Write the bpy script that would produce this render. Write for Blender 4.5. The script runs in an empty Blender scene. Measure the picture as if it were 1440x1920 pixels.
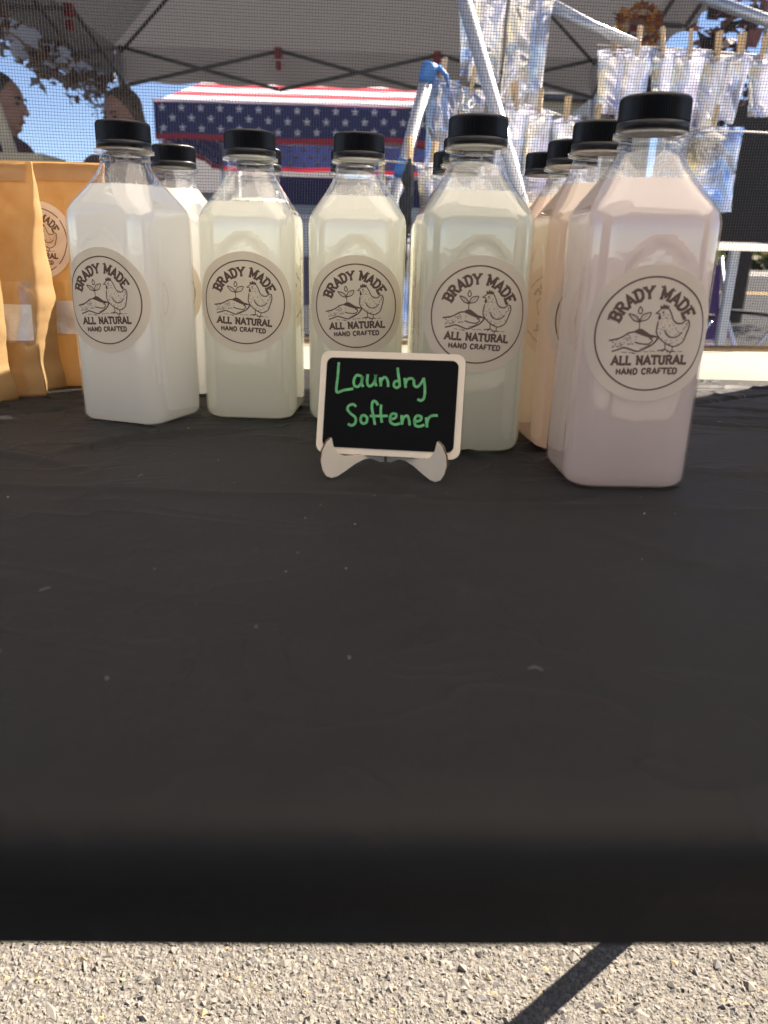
import bpy, bmesh, math, random
from mathutils import Vector, Matrix, noise

R = math.radians
rnd = random.Random(7)
scene = bpy.context.scene
col = scene.collection
T = 0.74                                    # height of the table top above the ground

# ------------------------------------------------------------------ camera
F_PX, PITCH, ROLL = 1448.6, 0.32422, 0.02595
CAM = Vector((0.0, 0.0, T + 0.1398))
cp, sp = math.cos(PITCH), math.sin(PITCH)
fw = Vector((0, cp, -sp)); up0 = Vector((0, sp, cp)); rt0 = Vector((1, 0, 0))
rt = rt0 * math.cos(ROLL) + up0 * math.sin(ROLL)
up = -rt0 * math.sin(ROLL) + up0 * math.cos(ROLL)
cam_data = bpy.data.cameras.new('camera')
cam = bpy.data.objects.new('camera', cam_data); col.objects.link(cam)
m = Matrix.Identity(4)
for i in range(3):
    m[i][0] = rt[i]; m[i][1] = up[i]; m[i][2] = -fw[i]; m[i][3] = CAM[i]
cam.matrix_world = m
cam_data.sensor_fit = 'HORIZONTAL'; cam_data.sensor_width = 36.0
cam_data.lens = 36.0 * F_PX / 1440.0
cam_data.clip_start = 0.02; cam_data.clip_end = 2000
cam_data.dof.use_dof = True; cam_data.dof.focus_distance = 0.66; cam_data.dof.aperture_fstop = 13.0
scene.camera = cam

# ------------------------------------------------------------------ sky, sun, exposure
SUN_AZ, SUN_EL = R(50), R(45)               # azimuth clockwise from +Y (straight ahead)
world = bpy.data.worlds.new('World'); scene.world = world; world.use_nodes = True
wn = world.node_tree.nodes; wl = world.node_tree.links
bg = wn['Background']; sky = wn.new('ShaderNodeTexSky'); sky.sky_type = 'NISHITA'
sky.sun_disc = False; sky.sun_elevation = SUN_EL; sky.sun_rotation = SUN_AZ
sky.air_density = 1.0; sky.dust_density = 0.0; sky.ozone_density = 3.5; sky.altitude = 4000
wl.new(sky.outputs[0], bg.inputs[0]); bg.inputs[1].default_value = 0.05
sun_data = bpy.data.lights.new('sun', 'SUN'); sun_data.energy = 5.0; sun_data.angle = R(0.5)
sun_data.color = (1.0, 0.95, 0.86)
sun = bpy.data.objects.new('sun', sun_data); col.objects.link(sun)
SUND = Vector((math.sin(SUN_AZ) * math.cos(SUN_EL), math.cos(SUN_AZ) * math.cos(SUN_EL), math.sin(SUN_EL)))
sun.rotation_euler = SUND.to_track_quat('Z', 'Y').to_euler(); sun.location = (3, 3, 6)
vs = scene.view_settings; vs.view_transform = 'Standard'; vs.look = 'None'; vs.exposure = 2.05; vs.gamma = 1.0
vs.use_curve_mapping = False
vs.use_white_balance = True; vs.white_balance_temperature = 7250; vs.white_balance_tint = 16
scene.render.engine = 'CYCLES'
cy = scene.cycles
cy.use_denoising = True; cy.denoiser = 'OPENIMAGEDENOISE'
cy.max_bounces = 18; cy.diffuse_bounces = 12; cy.glossy_bounces = 5; cy.transmission_bounces = 8; cy.transparent_max_bounces = 40
cy.sample_clamp_indirect = 6.0; cy.caustics_reflective = False; cy.caustics_refractive = False

# ------------------------------------------------------------------ helpers
def at(px, py, Y):
    """world point on the plane y = Y seen at a pixel of the 1440 x 1920 photograph (used to survey positions)"""
    dx, dy = px - 720, py - 960
    d = fw + rt * (dx / F_PX) - up * (dy / F_PX)
    return CAM + d * (Y / d.y)

def link(o, parent=None):
    col.objects.link(o)
    if parent is not None: o.parent = parent
    return o

def tag(o, label=None, cat=None, group=None, kind=None):
    if label: o['label'] = label
    if cat: o['category'] = cat
    if group: o['group'] = group
    if kind: o['kind'] = kind
    return o

def empty(name, loc, label=None, cat=None, group=None, rz=0.0):
    o = bpy.data.objects.new(name, None); o.empty_display_size = 0.05
    o.location = loc; o.rotation_euler = (0, 0, rz); link(o)
    return tag(o, label, cat, group)

class MB:
    def __init__(s): s.v = []; s.f = []; s.sm = []
    def add(s, verts, faces, smooth=False):
        b = len(s.v); s.v += [tuple(p) for p in verts]
        s.f += [tuple(i + b for i in f) for f in faces]; s.sm += [smooth] * len(faces)
        return s
    def box(s, c, size, rot=None, bev=0.0):
        hx, hy, hz = size[0] / 2, size[1] / 2, size[2] / 2
        if bev <= 0:
            vs_ = [Vector((x, y, z)) for x in (-hx, hx) for y in (-hy, hy) for z in (-hz, hz)]
            fs = [(0, 1, 3, 2), (4, 6, 7, 5), (0, 4, 5, 1), (2, 3, 7, 6), (0, 2, 6, 4), (1, 5, 7, 3)]
        else:
            bm = bmesh.new(); bmesh.ops.create_cube(bm, size=1)
            bmesh.ops.scale(bm, vec=(size[0], size[1], size[2]), verts=bm.verts)
            bmesh.ops.bevel(bm, geom=bm.edges[:], offset=bev, segments=2, affect='EDGES', profile=0.5)
            bm.verts.index_update()
            vs_ = [v.co.copy() for v in bm.verts]; fs = [tuple(v.index for v in f.verts) for f in bm.faces]; bm.free()
        M = rot.to_3x3() if rot is not None else Matrix.Identity(3)
        c = Vector(c)
        return s.add([M @ v + c for v in vs_], fs)
    def tube(s, pts, r, n=8, caps=True, smooth=True, closed=False):
        pts = [Vector(p) for p in pts]; k = len(pts)
        rs = r if isinstance(r, (list, tuple)) else [r] * k
        vs_ = []; ref = None
        for i, p in enumerate(pts):
            if closed: t = pts[(i + 1) % k] - pts[i - 1]
            else: t = pts[min(i + 1, k - 1)] - pts[max(i - 1, 0)]
            t.normalize()
            if ref is None:
                ref = t.orthogonal().normalized()
            ref = (ref - t * ref.dot(t)).normalized(); b = t.cross(ref)
            for j in range(n):
                a = 2 * math.pi * j / n
                vs_.append(p + (ref * math.cos(a) + b * math.sin(a)) * rs[i])
        fs = []
        for i in range(k if closed else k - 1):
            i2 = (i + 1) % k
            for j in range(n):
                fs.append((i * n + j, i * n + (j + 1) % n, i2 * n + (j + 1) % n, i2 * n + j))
        s.add(vs_, fs, smooth)
        if caps and not closed:
            s.f.append(tuple(len(s.v) - len(vs_) + j for j in range(n - 1, -1, -1))); s.sm.append(False)
            s.f.append(tuple(len(s.v) - n + j for j in range(n))); s.sm.append(False)
        return s
    def loft(s, rings, cap0=True, cap1=True, smooth=True, closed=True):
        n = len(rings[0]); vs_ = [p for rg in rings for p in rg]; fs = []
        for i in range(len(rings) - 1):
            for j in range(n if closed else n - 1):
                fs.append((i * n + j, i * n + (j + 1) % n, (i + 1) * n + (j + 1) % n, (i + 1) * n + j))
        s.add(vs_, fs, smooth); b = len(s.v) - len(vs_)
        if cap0: s.f.append(tuple(b + j for j in range(n - 1, -1, -1))); s.sm.append(False)
        if cap1: s.f.append(tuple(b + (len(rings) - 1) * n + j for j in range(n))); s.sm.append(False)
        return s
    def ball(s, c, r, seg=8, rings=6, scale=(1, 1, 1), M=None):
        c = Vector(c); vs_ = []; fs = []
        for i in range(1, rings):
            a = math.pi * i / rings
            for j in range(seg):
                b = 2 * math.pi * j / seg
                v = Vector((math.sin(a) * math.cos(b) * scale[0], math.sin(a) * math.sin(b) * scale[1], math.cos(a) * scale[2])) * r
                vs_.append((M @ v if M else v) + c)
        tp = Vector((0, 0, r * scale[2])); bt = -tp
        vs_.append((M @ tp if M else tp) + c); vs_.append((M @ bt if M else bt) + c)
        nt = len(vs_) - 2; nb = nt + 1
        for i in range(rings - 2):
            for j in range(seg):
                fs.append((i * seg + j, (i + 1) * seg + j, (i + 1) * seg + (j + 1) % seg, i * seg + (j + 1) % seg))
        for j in range(seg):
            fs.append((nt, j, (j + 1) % seg)); l = (rings - 2) * seg
            fs.append((nb, l + (j + 1) % seg, l + j))
        return s.add(vs_, fs, True)
    def extrude(s, poly, thick, M=None):
        """a flat outline (x, z) extruded along y from 0 to thick, then moved by the matrix M"""
        n = len(poly); M = M or Matrix.Identity(4)
        vs_ = [M @ Vector((p[0], 0, p[1])) for p in poly] + [M @ Vector((p[0], thick, p[1])) for p in poly]
        fs = [tuple(range(n)), tuple(range(2 * n - 1, n - 1, -1))]
        for j in range(n): fs.append((j, j + n, (j + 1) % n + n, (j + 1) % n))
        return s.add(vs_, fs)
    def mesh(s, name):
        me = bpy.data.meshes.new(name); me.from_pydata(s.v, [], s.f)
        me.polygons.foreach_set('use_smooth', s.sm); me.update(); return me
    def build(s, name, mat, parent=None, loc=None):
        me = s.mesh(name); me.materials.append(mat)
        o = bpy.data.objects.new(name, me); link(o, parent)
        if loc is not None: o.location = loc
        return o

def obj_from(name, me, parent=None, loc=None, rz=0.0):
    o = bpy.data.objects.new(name, me); link(o, parent)
    if loc is not None: o.location = loc
    o.rotation_euler = (0, 0, rz); return o

# ------------------------------------------------------------------ materials
def nt_new(name):
    mt = bpy.data.materials.new(name); mt.use_nodes = True
    nt = mt.node_tree; return mt, nt, nt.nodes['Principled BSDF'], nt.nodes['Material Output']

def N(nt, t, **kw):
    n = nt.nodes.new(t)
    for k, v in kw.items():
        if k in n.inputs: n.inputs[k].default_value = v
        else: setattr(n, k, v)
    return n

def mat(name, c, rough=0.5, metal=0.0, spec=0.5, var=0.0, vscale=8.0, bump=0.0, bscale=40.0, trans=0.0, tcol=None, sheen=0.0, island=0.0, detail=6.0):
    mt, nt, p, out = nt_new(name)
    p.inputs['Base Color'].default_value = (*c, 1); p.inputs['Roughness'].default_value = rough
    p.inputs['Metallic'].default_value = metal; p.inputs['Specular IOR Level'].default_value = spec
    p.inputs['Sheen Weight'].default_value = sheen
    tc = N(nt, 'ShaderNodeTexCoord')
    src = None
    if var > 0:
        no = N(nt, 'ShaderNodeTexNoise', Scale=vscale, Detail=detail, Roughness=0.6)
        nt.links.new(tc.outputs['Object'], no.inputs['Vector'])
        mr = N(nt, 'ShaderNodeMapRange'); mr.inputs[1].default_value = 0.25; mr.inputs[2].default_value = 0.75
        mr.inputs[3].default_value = 1 - var; mr.inputs[4].default_value = 1 + var
        nt.links.new(no.outputs[0], mr.inputs[0]); src = mr.outputs[0]
    if island > 0:
        ge = N(nt, 'ShaderNodeNewGeometry'); m2 = N(nt, 'ShaderNodeMapRange')
        m2.inputs[3].default_value = 1 - island; m2.inputs[4].default_value = 1 + island
        nt.links.new(ge.outputs['Random Per Island'], m2.inputs[0])
        if src:
            mm = N(nt, 'ShaderNodeMath', operation='MULTIPLY'); nt.links.new(src, mm.inputs[0]); nt.links.new(m2.outputs[0], mm.inputs[1]); src = mm.outputs[0]
        else: src = m2.outputs[0]
    csock = None
    if src:
        mx = N(nt, 'ShaderNodeVectorMath', operation='SCALE'); mx.inputs[0].default_value = c
        nt.links.new(src, mx.inputs['Scale']); nt.links.new(mx.outputs[0], p.inputs['Base Color']); csock = mx.outputs[0]
    if bump > 0:
        nb = N(nt, 'ShaderNodeTexNoise', Scale=bscale, Detail=5.0); nt.links.new(tc.outputs['Object'], nb.inputs['Vector'])
        bp = N(nt, 'ShaderNodeBump', Strength=1.0, Distance=bump); nt.links.new(nb.outputs[0], bp.inputs['Height'])
        nt.links.new(bp.outputs[0], p.inputs['Normal'])
    if trans > 0:
        tr = N(nt, 'ShaderNodeBsdfTranslucent'); tr.inputs[0].default_value = (*(tcol or c), 1)
        mi = N(nt, 'ShaderNodeMixShader'); mi.inputs[0].default_value = trans
        nt.links.new(p.outputs[0], mi.inputs[1]); nt.links.new(tr.outputs[0], mi.inputs[2]); nt.links.new(mi.outputs[0], out.inputs[0])
    return mt

def clear_plastic(name, tint=(0.97, 0.98, 0.98), rough=0.04, ior=1.5, bump=0.0, bscale=90.0):
    mt, nt, p, out = nt_new(name); nt.nodes.remove(p)
    t = N(nt, 'ShaderNodeBsdfTransparent'); t.inputs[0].default_value = (*tint, 1)
    g = N(nt, 'ShaderNodeBsdfGlossy', Roughness=rough); g.inputs[0].default_value = (1, 1, 1, 1)
    # thin wall: Schlick reflectance, the same from either side
    f0 = ((ior - 1) / (ior + 1)) ** 2
    fr = N(nt, 'ShaderNodeLayerWeight'); mi = N(nt, 'ShaderNodeMixShader')
    pw = N(nt, 'ShaderNodeMath', operation='POWER'); pw.inputs[1].default_value = 3.6; nt.links.new(fr.outputs['Facing'], pw.inputs[0])
    ma = N(nt, 'ShaderNodeMath', operation='MULTIPLY_ADD'); ma.inputs[1].default_value = (1 - f0) * .85; ma.inputs[2].default_value = f0 * 2.6
    nt.links.new(pw.outputs[0], ma.inputs[0])
    nt.links.new(ma.outputs[0], mi.inputs[0]); nt.links.new(t.outputs[0], mi.inputs[1]); nt.links.new(g.outputs[0], mi.inputs[2])
    nt.links.new(mi.outputs[0], out.inputs[0])
    if bump > 0:
        tc = N(nt, 'ShaderNodeTexCoord'); nb = N(nt, 'ShaderNodeTexNoise', Scale=bscale, Detail=3.0)
        nt.links.new(tc.outputs['Object'], nb.inputs['Vector'])
        bp = N(nt, 'ShaderNodeBump', Strength=1.0, Distance=bump); nt.links.new(nb.outputs[0], bp.inputs['Height'])
        nt.links.new(bp.outputs[0], g.inputs['Normal']); nt.links.new(bp.outputs[0], fr.inputs['Normal'])
    return mt

def liquid_mat(name, c, fac=0.70):
    # cloudy liquid: light that enters one side is scattered and leaves on the others
    mt, nt, p, out = nt_new(name)
    p.inputs['Base Color'].default_value = (*c, 1); p.inputs['Roughness'].default_value = 0.3
    p.inputs['Specular IOR Level'].default_value = 0.1
    t = N(nt, 'ShaderNodeBsdfTranslucent'); t.inputs[0].default_value = (*c, 1)
    mi = N(nt, 'ShaderNodeMixShader'); mi.inputs[0].default_value = fac
    nt.links.new(p.outputs[0], mi.inputs[1]); nt.links.new(t.outputs[0], mi.inputs[2]); nt.links.new(mi.outputs[0], out.inputs[0])
    return mt

def foil_mat(name, tint, tr=0.35, film=420):
    mt, nt, p, out = nt_new(name)
    tc = N(nt, 'ShaderNodeTexCoord'); no = N(nt, 'ShaderNodeTexNoise', Scale=7.0, Detail=1.0)
    nt.links.new(tc.outputs['Object'], no.inputs['Vector'])
    cr = N(nt, 'ShaderNodeValToRGB'); e = cr.color_ramp.elements
    e[0].position = 0.27; e[0].color = (0.20, 0.30, 0.80, 1); e[1].position = 0.74; e[1].color = (0.92, 0.88, 0.70, 1)
    a = e.new(0.37); a.color = (*tint, 1); b = e.new(0.58); b.color = (0.84, 0.87, 1.0, 1)
    nt.links.new(no.outputs[0], cr.inputs[0]); nt.links.new(cr.outputs[0], p.inputs['Base Color'])
    p.inputs['Metallic'].default_value = 0.8; p.inputs['Roughness'].default_value = 0.13
    try:
        p.inputs['Thin Film Thickness'].default_value = film; p.inputs['Thin Film IOR'].default_value = 1.5
    except Exception: pass
    t = N(nt, 'ShaderNodeBsdfTranslucent'); nt.links.new(cr.outputs[0], t.inputs[0])
    mi = N(nt, 'ShaderNodeMixShader'); mi.inputs[0].default_value = tr
    nt.links.new(p.outputs[0], mi.inputs[1]); nt.links.new(t.outputs[0], mi.inputs[2]); nt.links.new(mi.outputs[0], out.inputs[0])
    return mt

M = {}
M['shell'] = clear_plastic('clear_bottle_plastic', rough=0.025, bump=0.00012, bscale=50)
M['film'] = clear_plastic('clear_window_film', rough=0.12, bump=0.0008, bscale=60)
M['cap'] = mat('black_cap_plastic', (0.006, 0.006, 0.007), 0.34, spec=0.45, bump=0.00003, bscale=900)
M['paper'] = mat('sticker_paper', (0.80, 0.71, 0.59), 0.55, var=0.05, vscale=60, trans=0.36, tcol=(0.85, 0.74, 0.56), bump=0.00004, bscale=1400)
M['ink'] = mat('brown_print_ink', (0.115, 0.062, 0.042), 0.6)
M['foam'] = mat('foam_bubble', (0.85, 0.85, 0.82), 0.3, trans=0.5)
M['drop'] = clear_plastic('water_drop', tint=(0.95, 0.95, 0.95), rough=0.06, ior=1.6)
LIQ = {
    'white': liquid_mat('milky_white_liquid', (0.982, 0.980, 0.950)),
    'cream': liquid_mat('milky_cream_liquid', (0.972, 0.970, 0.895)),
    'green': liquid_mat('milky_green_liquid', (0.955, 0.962, 0.855)),
    'peach': liquid_mat('milky_peach_liquid', (0.975, 0.82, 0.68)),
    'pink': liquid_mat('milky_pink_liquid', (0.972, 0.862, 0.812)),
}
M['kraft'] = mat('kraft_paper', (0.50, 0.33, 0.155), 0.75, var=0.16, vscale=30, trans=0.40, tcol=(0.72, 0.46, 0.165), bump=0.0009, bscale=45)
M['powder'] = mat('white_powder', (0.82, 0.80, 0.76), 0.9, var=0.05, vscale=200, bump=0.0006, bscale=500, trans=0.25)
M['slate'] = mat('black_slate', (0.0035, 0.0035, 0.004), 0.75, spec=0.12, var=0.15, vscale=40)
M['ply'] = mat('pale_plywood', (0.76, 0.65, 0.50), 0.65, var=0.06, vscale=50, bump=0.00006, bscale=300)
M['char'] = mat('laser_burnt_edge', (0.10, 0.045, 0.02), 0.8)
M['chalk'] = mat('green_chalk_marker', (0.10, 0.40, 0.15), 0.8, var=0.35, vscale=240)
M['steel'] = mat('galvanised_steel', (0.62, 0.65, 0.70), 0.38, metal=0.55, var=0.06, vscale=20)
M['darksteel'] = mat('dark_steel', (0.13, 0.13, 0.14), 0.45, metal=0.6)
M['greyfab'] = mat('grey_canopy_polyester', (0.32, 0.32, 0.325), 0.85, var=0.05, vscale=3, trans=0.10, tcol=(0.22, 0.22, 0.235), bump=0.004, bscale=6)
M['whitefab'] = mat('white_canopy_polyester', (0.80, 0.80, 0.79), 0.85, var=0.03, vscale=3, trans=0.50, tcol=(0.93, 0.90, 0.85), bump=0.003, bscale=5)
M['blockerfab'] = mat('grey_blocker_cloth', (0.36, 0.35, 0.335), 0.9)
M['red'] = mat('red_plastic', (0.45, 0.03, 0.05), 0.5)
M['thread'] = mat('black_screen_thread', (0.035, 0.035, 0.038), 0.42, spec=0.6)
M['hem'] = mat('cream_canvas', (0.72, 0.68, 0.59), 0.8, var=0.05, vscale=30, bump=0.0005, bscale=90, trans=0.5)
M['webbing'] = mat('tan_webbing', (0.42, 0.32, 0.21), 0.85, var=0.2, vscale=120, bump=0.0006, bscale=400)
M['navy'] = mat('navy_flag_cloth', (0.025, 0.04, 0.15), 0.85, trans=0.25, tcol=(0.05, 0.07, 0.25))
M['flagred'] = mat('red_flag_cloth', (0.55, 0.03, 0.06), 0.85, trans=0.3, tcol=(0.7, 0.04, 0.07))
M['flagwhite'] = mat('white_flag_cloth', (0.80, 0.80, 0.84), 0.85, trans=0.3)
M['tape'] = mat('blue_tape', (0.03, 0.20, 0.62), 0.45)
M['pinwood'] = mat('clothespin_wood', (0.70, 0.55, 0.36), 0.7, trans=0.15)
M['rope'] = mat('white_cord', (0.75, 0.73, 0.70), 0.8)
M['black'] = mat('black_fabric', (0.018, 0.018, 0.02), 0.85, var=0.2, vscale=12, bump=0.002, bscale=20)
M['whiteplastic'] = mat('white_table_plastic', (0.80, 0.80, 0.78), 0.45)
M['purple'] = mat('purple_fabric', (0.13, 0.06, 0.22), 0.85, var=0.15, vscale=20, trans=0.2)
M['alu'] = mat('aluminium_tube', (0.75, 0.75, 0.77), 0.3, metal=0.8)
M['tan'] = mat('tan_painted_wood', (0.45, 0.40, 0.29), 0.7, var=0.08, vscale=10)
M['skin'] = mat('skin', (0.30, 0.155, 0.11), 0.55, var=0.06, vscale=14)
M['brownhair'] = mat('brown_hair', (0.06, 0.035, 0.02), 0.5, var=0.3, vscale=60, bump=0.004, bscale=90)
M['darkhair'] = mat('dark_hair', (0.03, 0.02, 0.018), 0.5, var=0.3, vscale=60, bump=0.004, bscale=90)
M['maroon'] = mat('maroon_shirt', (0.06, 0.02, 0.035), 0.85, bump=0.004, bscale=12)
M['brownshirt'] = mat('brown_shirt', (0.13, 0.07, 0.055), 0.85, bump=0.004, bscale=12)
M['denim'] = mat('dark_denim', (0.03, 0.045, 0.09), 0.85)
M['shoe'] = mat('dark_shoe', (0.02, 0.02, 0.02), 0.6)
M['eye'] = mat('eye_dark', (0.02, 0.015, 0.012), 0.3)
M['lip'] = mat('lip', (0.30, 0.11, 0.10), 0.5)

# ------------------------------------------------------------------ ground and road
def ground_mat():
    mt, nt, p, out = nt_new('pale_gravel_asphalt')
    tc = N(nt, 'ShaderNodeTexCoord')
    n1 = N(nt, 'ShaderNodeTexNoise', Scale=1.3, Detail=8.0); vo = N(nt, 'ShaderNodeTexVoronoi', Scale=160.0)
    nt.links.new(tc.outputs['Object'], n1.inputs['Vector']); nt.links.new(tc.outputs['Object'], vo.inputs['Vector'])
    cr = N(nt, 'ShaderNodeValToRGB'); e = cr.color_ramp.elements
    e[0].position = 0.3; e[0].color = (0.117, 0.11, 0.097, 1); e[1].position = 0.75; e[1].color = (0.182, 0.171, 0.15, 1)
    nt.links.new(n1.outputs[0], cr.inputs[0])
    mx = N(nt, 'ShaderNodeMix', data_type='RGBA', blend_type='MULTIPLY'); mx.inputs[0].default_value = 0.35
    bw = N(nt, 'ShaderNodeRGBToBW'); nt.links.new(vo.outputs['Color'], bw.inputs[0])
    nt.links.new(cr.outputs[0], mx.inputs[6]); nt.links.new(bw.outputs[0], mx.inputs[7])
    nt.links.new(mx.outputs[2], p.inputs['Base Color']); p.inputs['Roughness'].default_value = 0.9
    bp = N(nt, 'ShaderNodeBump', Strength=0.9, Distance=0.004); nt.links.new(vo.outputs['Distance'], bp.inputs['Height'])
    nt.links.new(bp.outputs[0], p.inputs['Normal'])
    return mt
M['ground'] = ground_mat()
M['road'] = mat('dark_asphalt', (0.024, 0.026, 0.029), 0.9, spec=0.1, var=0.2, vscale=2.0, bump=0.004, bscale=120)
M['yellow'] = mat('yellow_road_paint', (0.55, 0.36, 0.04), 0.7, var=0.2, vscale=9)
M['whitepaint'] = mat('white_road_paint', (0.75, 0.75, 0.73), 0.7, var=0.1, vscale=9)
g = MB().add([(-600, -600, 0), (600, -600, 0), (600, 1200, 0), (-600, 1200, 0)], [(0, 1, 2, 3)]).build('ground', M['ground']); tag(g, kind='structure')
def sheet(name, x0, y0, x1, y1, z, mt, parent=None, kind='structure'):
    o = MB().add([(x0, y0, z), (x1, y0, z), (x1, y1, z), (x0, y1, z)], [(0, 1, 2, 3)]).build(name, mt, parent)
    if parent is None: tag(o, kind=kind)
    return o
road = sheet('road', -90, 2.7, 160, 60, 0.004, M['road'])
sheet('road_marking', -90, 23.2, 160, 23.5, 0.008, M['yellow'], road)
sheet('road_marking', -90, 23.8, 160, 24.1, 0.008, M['yellow'], road)
sheet('road_marking', -90, 56.0, 160, 57.5, 0.008, M['whitepaint'], road)

# loose stones bedded in the ground under the table: too many to count
def stones():
    mb = MB(); r = random.Random(3)
    base = [Vector(v) for v in ((1, 0, 0), (0, 1, 0), (-1, 0, 0), (0, -1, 0), (.25, .1, 1), (0, 0, -1))]
    fs = [(0, 1, 4), (1, 2, 4), (2, 3, 4), (3, 0, 4), (1, 0, 5), (2, 1, 5), (3, 2, 5), (0, 3, 5)]
    for i in range(66000):
        x = r.uniform(-0.62, 0.72); y = r.uniform(0.58, 0.98)
        s = min(0.0010 + r.expovariate(1 / 0.0010), 0.0050)
        if r.random() < .007: s = r.uniform(.0045, .0085)
        a = r.uniform(0, 6.28); ca, sa = math.cos(a), math.sin(a)
        sx, sy, sz = s * r.uniform(.8, 1.5), s * r.uniform(.7, 1.2), s * r.uniform(.4, .8)
        z0 = sz * r.uniform(-0.35, 0.45); vv = []
        for v in base:
            px, py, pz = v.x * sx * r.uniform(.6, 1.3) + r.uniform(-.3, .3) * s, v.y * sy * r.uniform(.6, 1.3) + r.uniform(-.3, .3) * s, v.z * sz * r.uniform(.6, 1.2)
            vv.append((x + px * ca - py * sa, y + px * sa + py * ca, z0 + pz))
        mb.add(vv, fs, False)
    return mb
def stone_mat():
    mt, nt, p, out = nt_new('gravel_stone')
    ge = N(nt, 'ShaderNodeNewGeometry'); cr = N(nt, 'ShaderNodeValToRGB'); e = cr.color_ramp.elements
    e[0].position = 0; e[0].color = (0.13, 0.13, 0.13, 1); e[1].position = 1; e[1].color = (0.31, 0.23, 0.12, 1)
    for pos, c in ((0.10, (0.135, 0.13, 0.123)), (0.3, (0.165, 0.156, 0.139)), (0.75, (0.195, 0.182, 0.16)), (0.955, (0.182, 0.169, 0.147)), (0.988, (0.32, 0.25, 0.14))):
        a = e.new(pos); a.color = (*c, 1)
    nt.links.new(ge.outputs['Random Per Island'], cr.inputs[0]); nt.links.new(cr.outputs[0], p.inputs['Base Color'])
    p.inputs['Roughness'].default_value = 0.85
    return mt
o = stones().build('gravel', stone_mat()); tag(o, 'pale loose gravel stones under the front of the table', 'gravel', kind='stuff')

# ------------------------------------------------------------------ table and black cloth
TBL = empty('folding_table', (0, 0.565, 0), 'folding table hidden under the black cloth with steel legs', 'table')
MB().box((0, 0, T - 0.025), (1.80, 0.76, 0.04), bev=0.006).build('table_top', M['whiteplastic'], TBL)
for lx, ly in ((-0.62, -0.30), (0.56, -0.30), (-0.62, 0.33), (0.462, 0.355)):
    MB().tube([(lx, ly, 0), (lx, ly, T - 0.045)], 0.0145, 12).build('leg', M['darksteel'], TBL)

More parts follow.
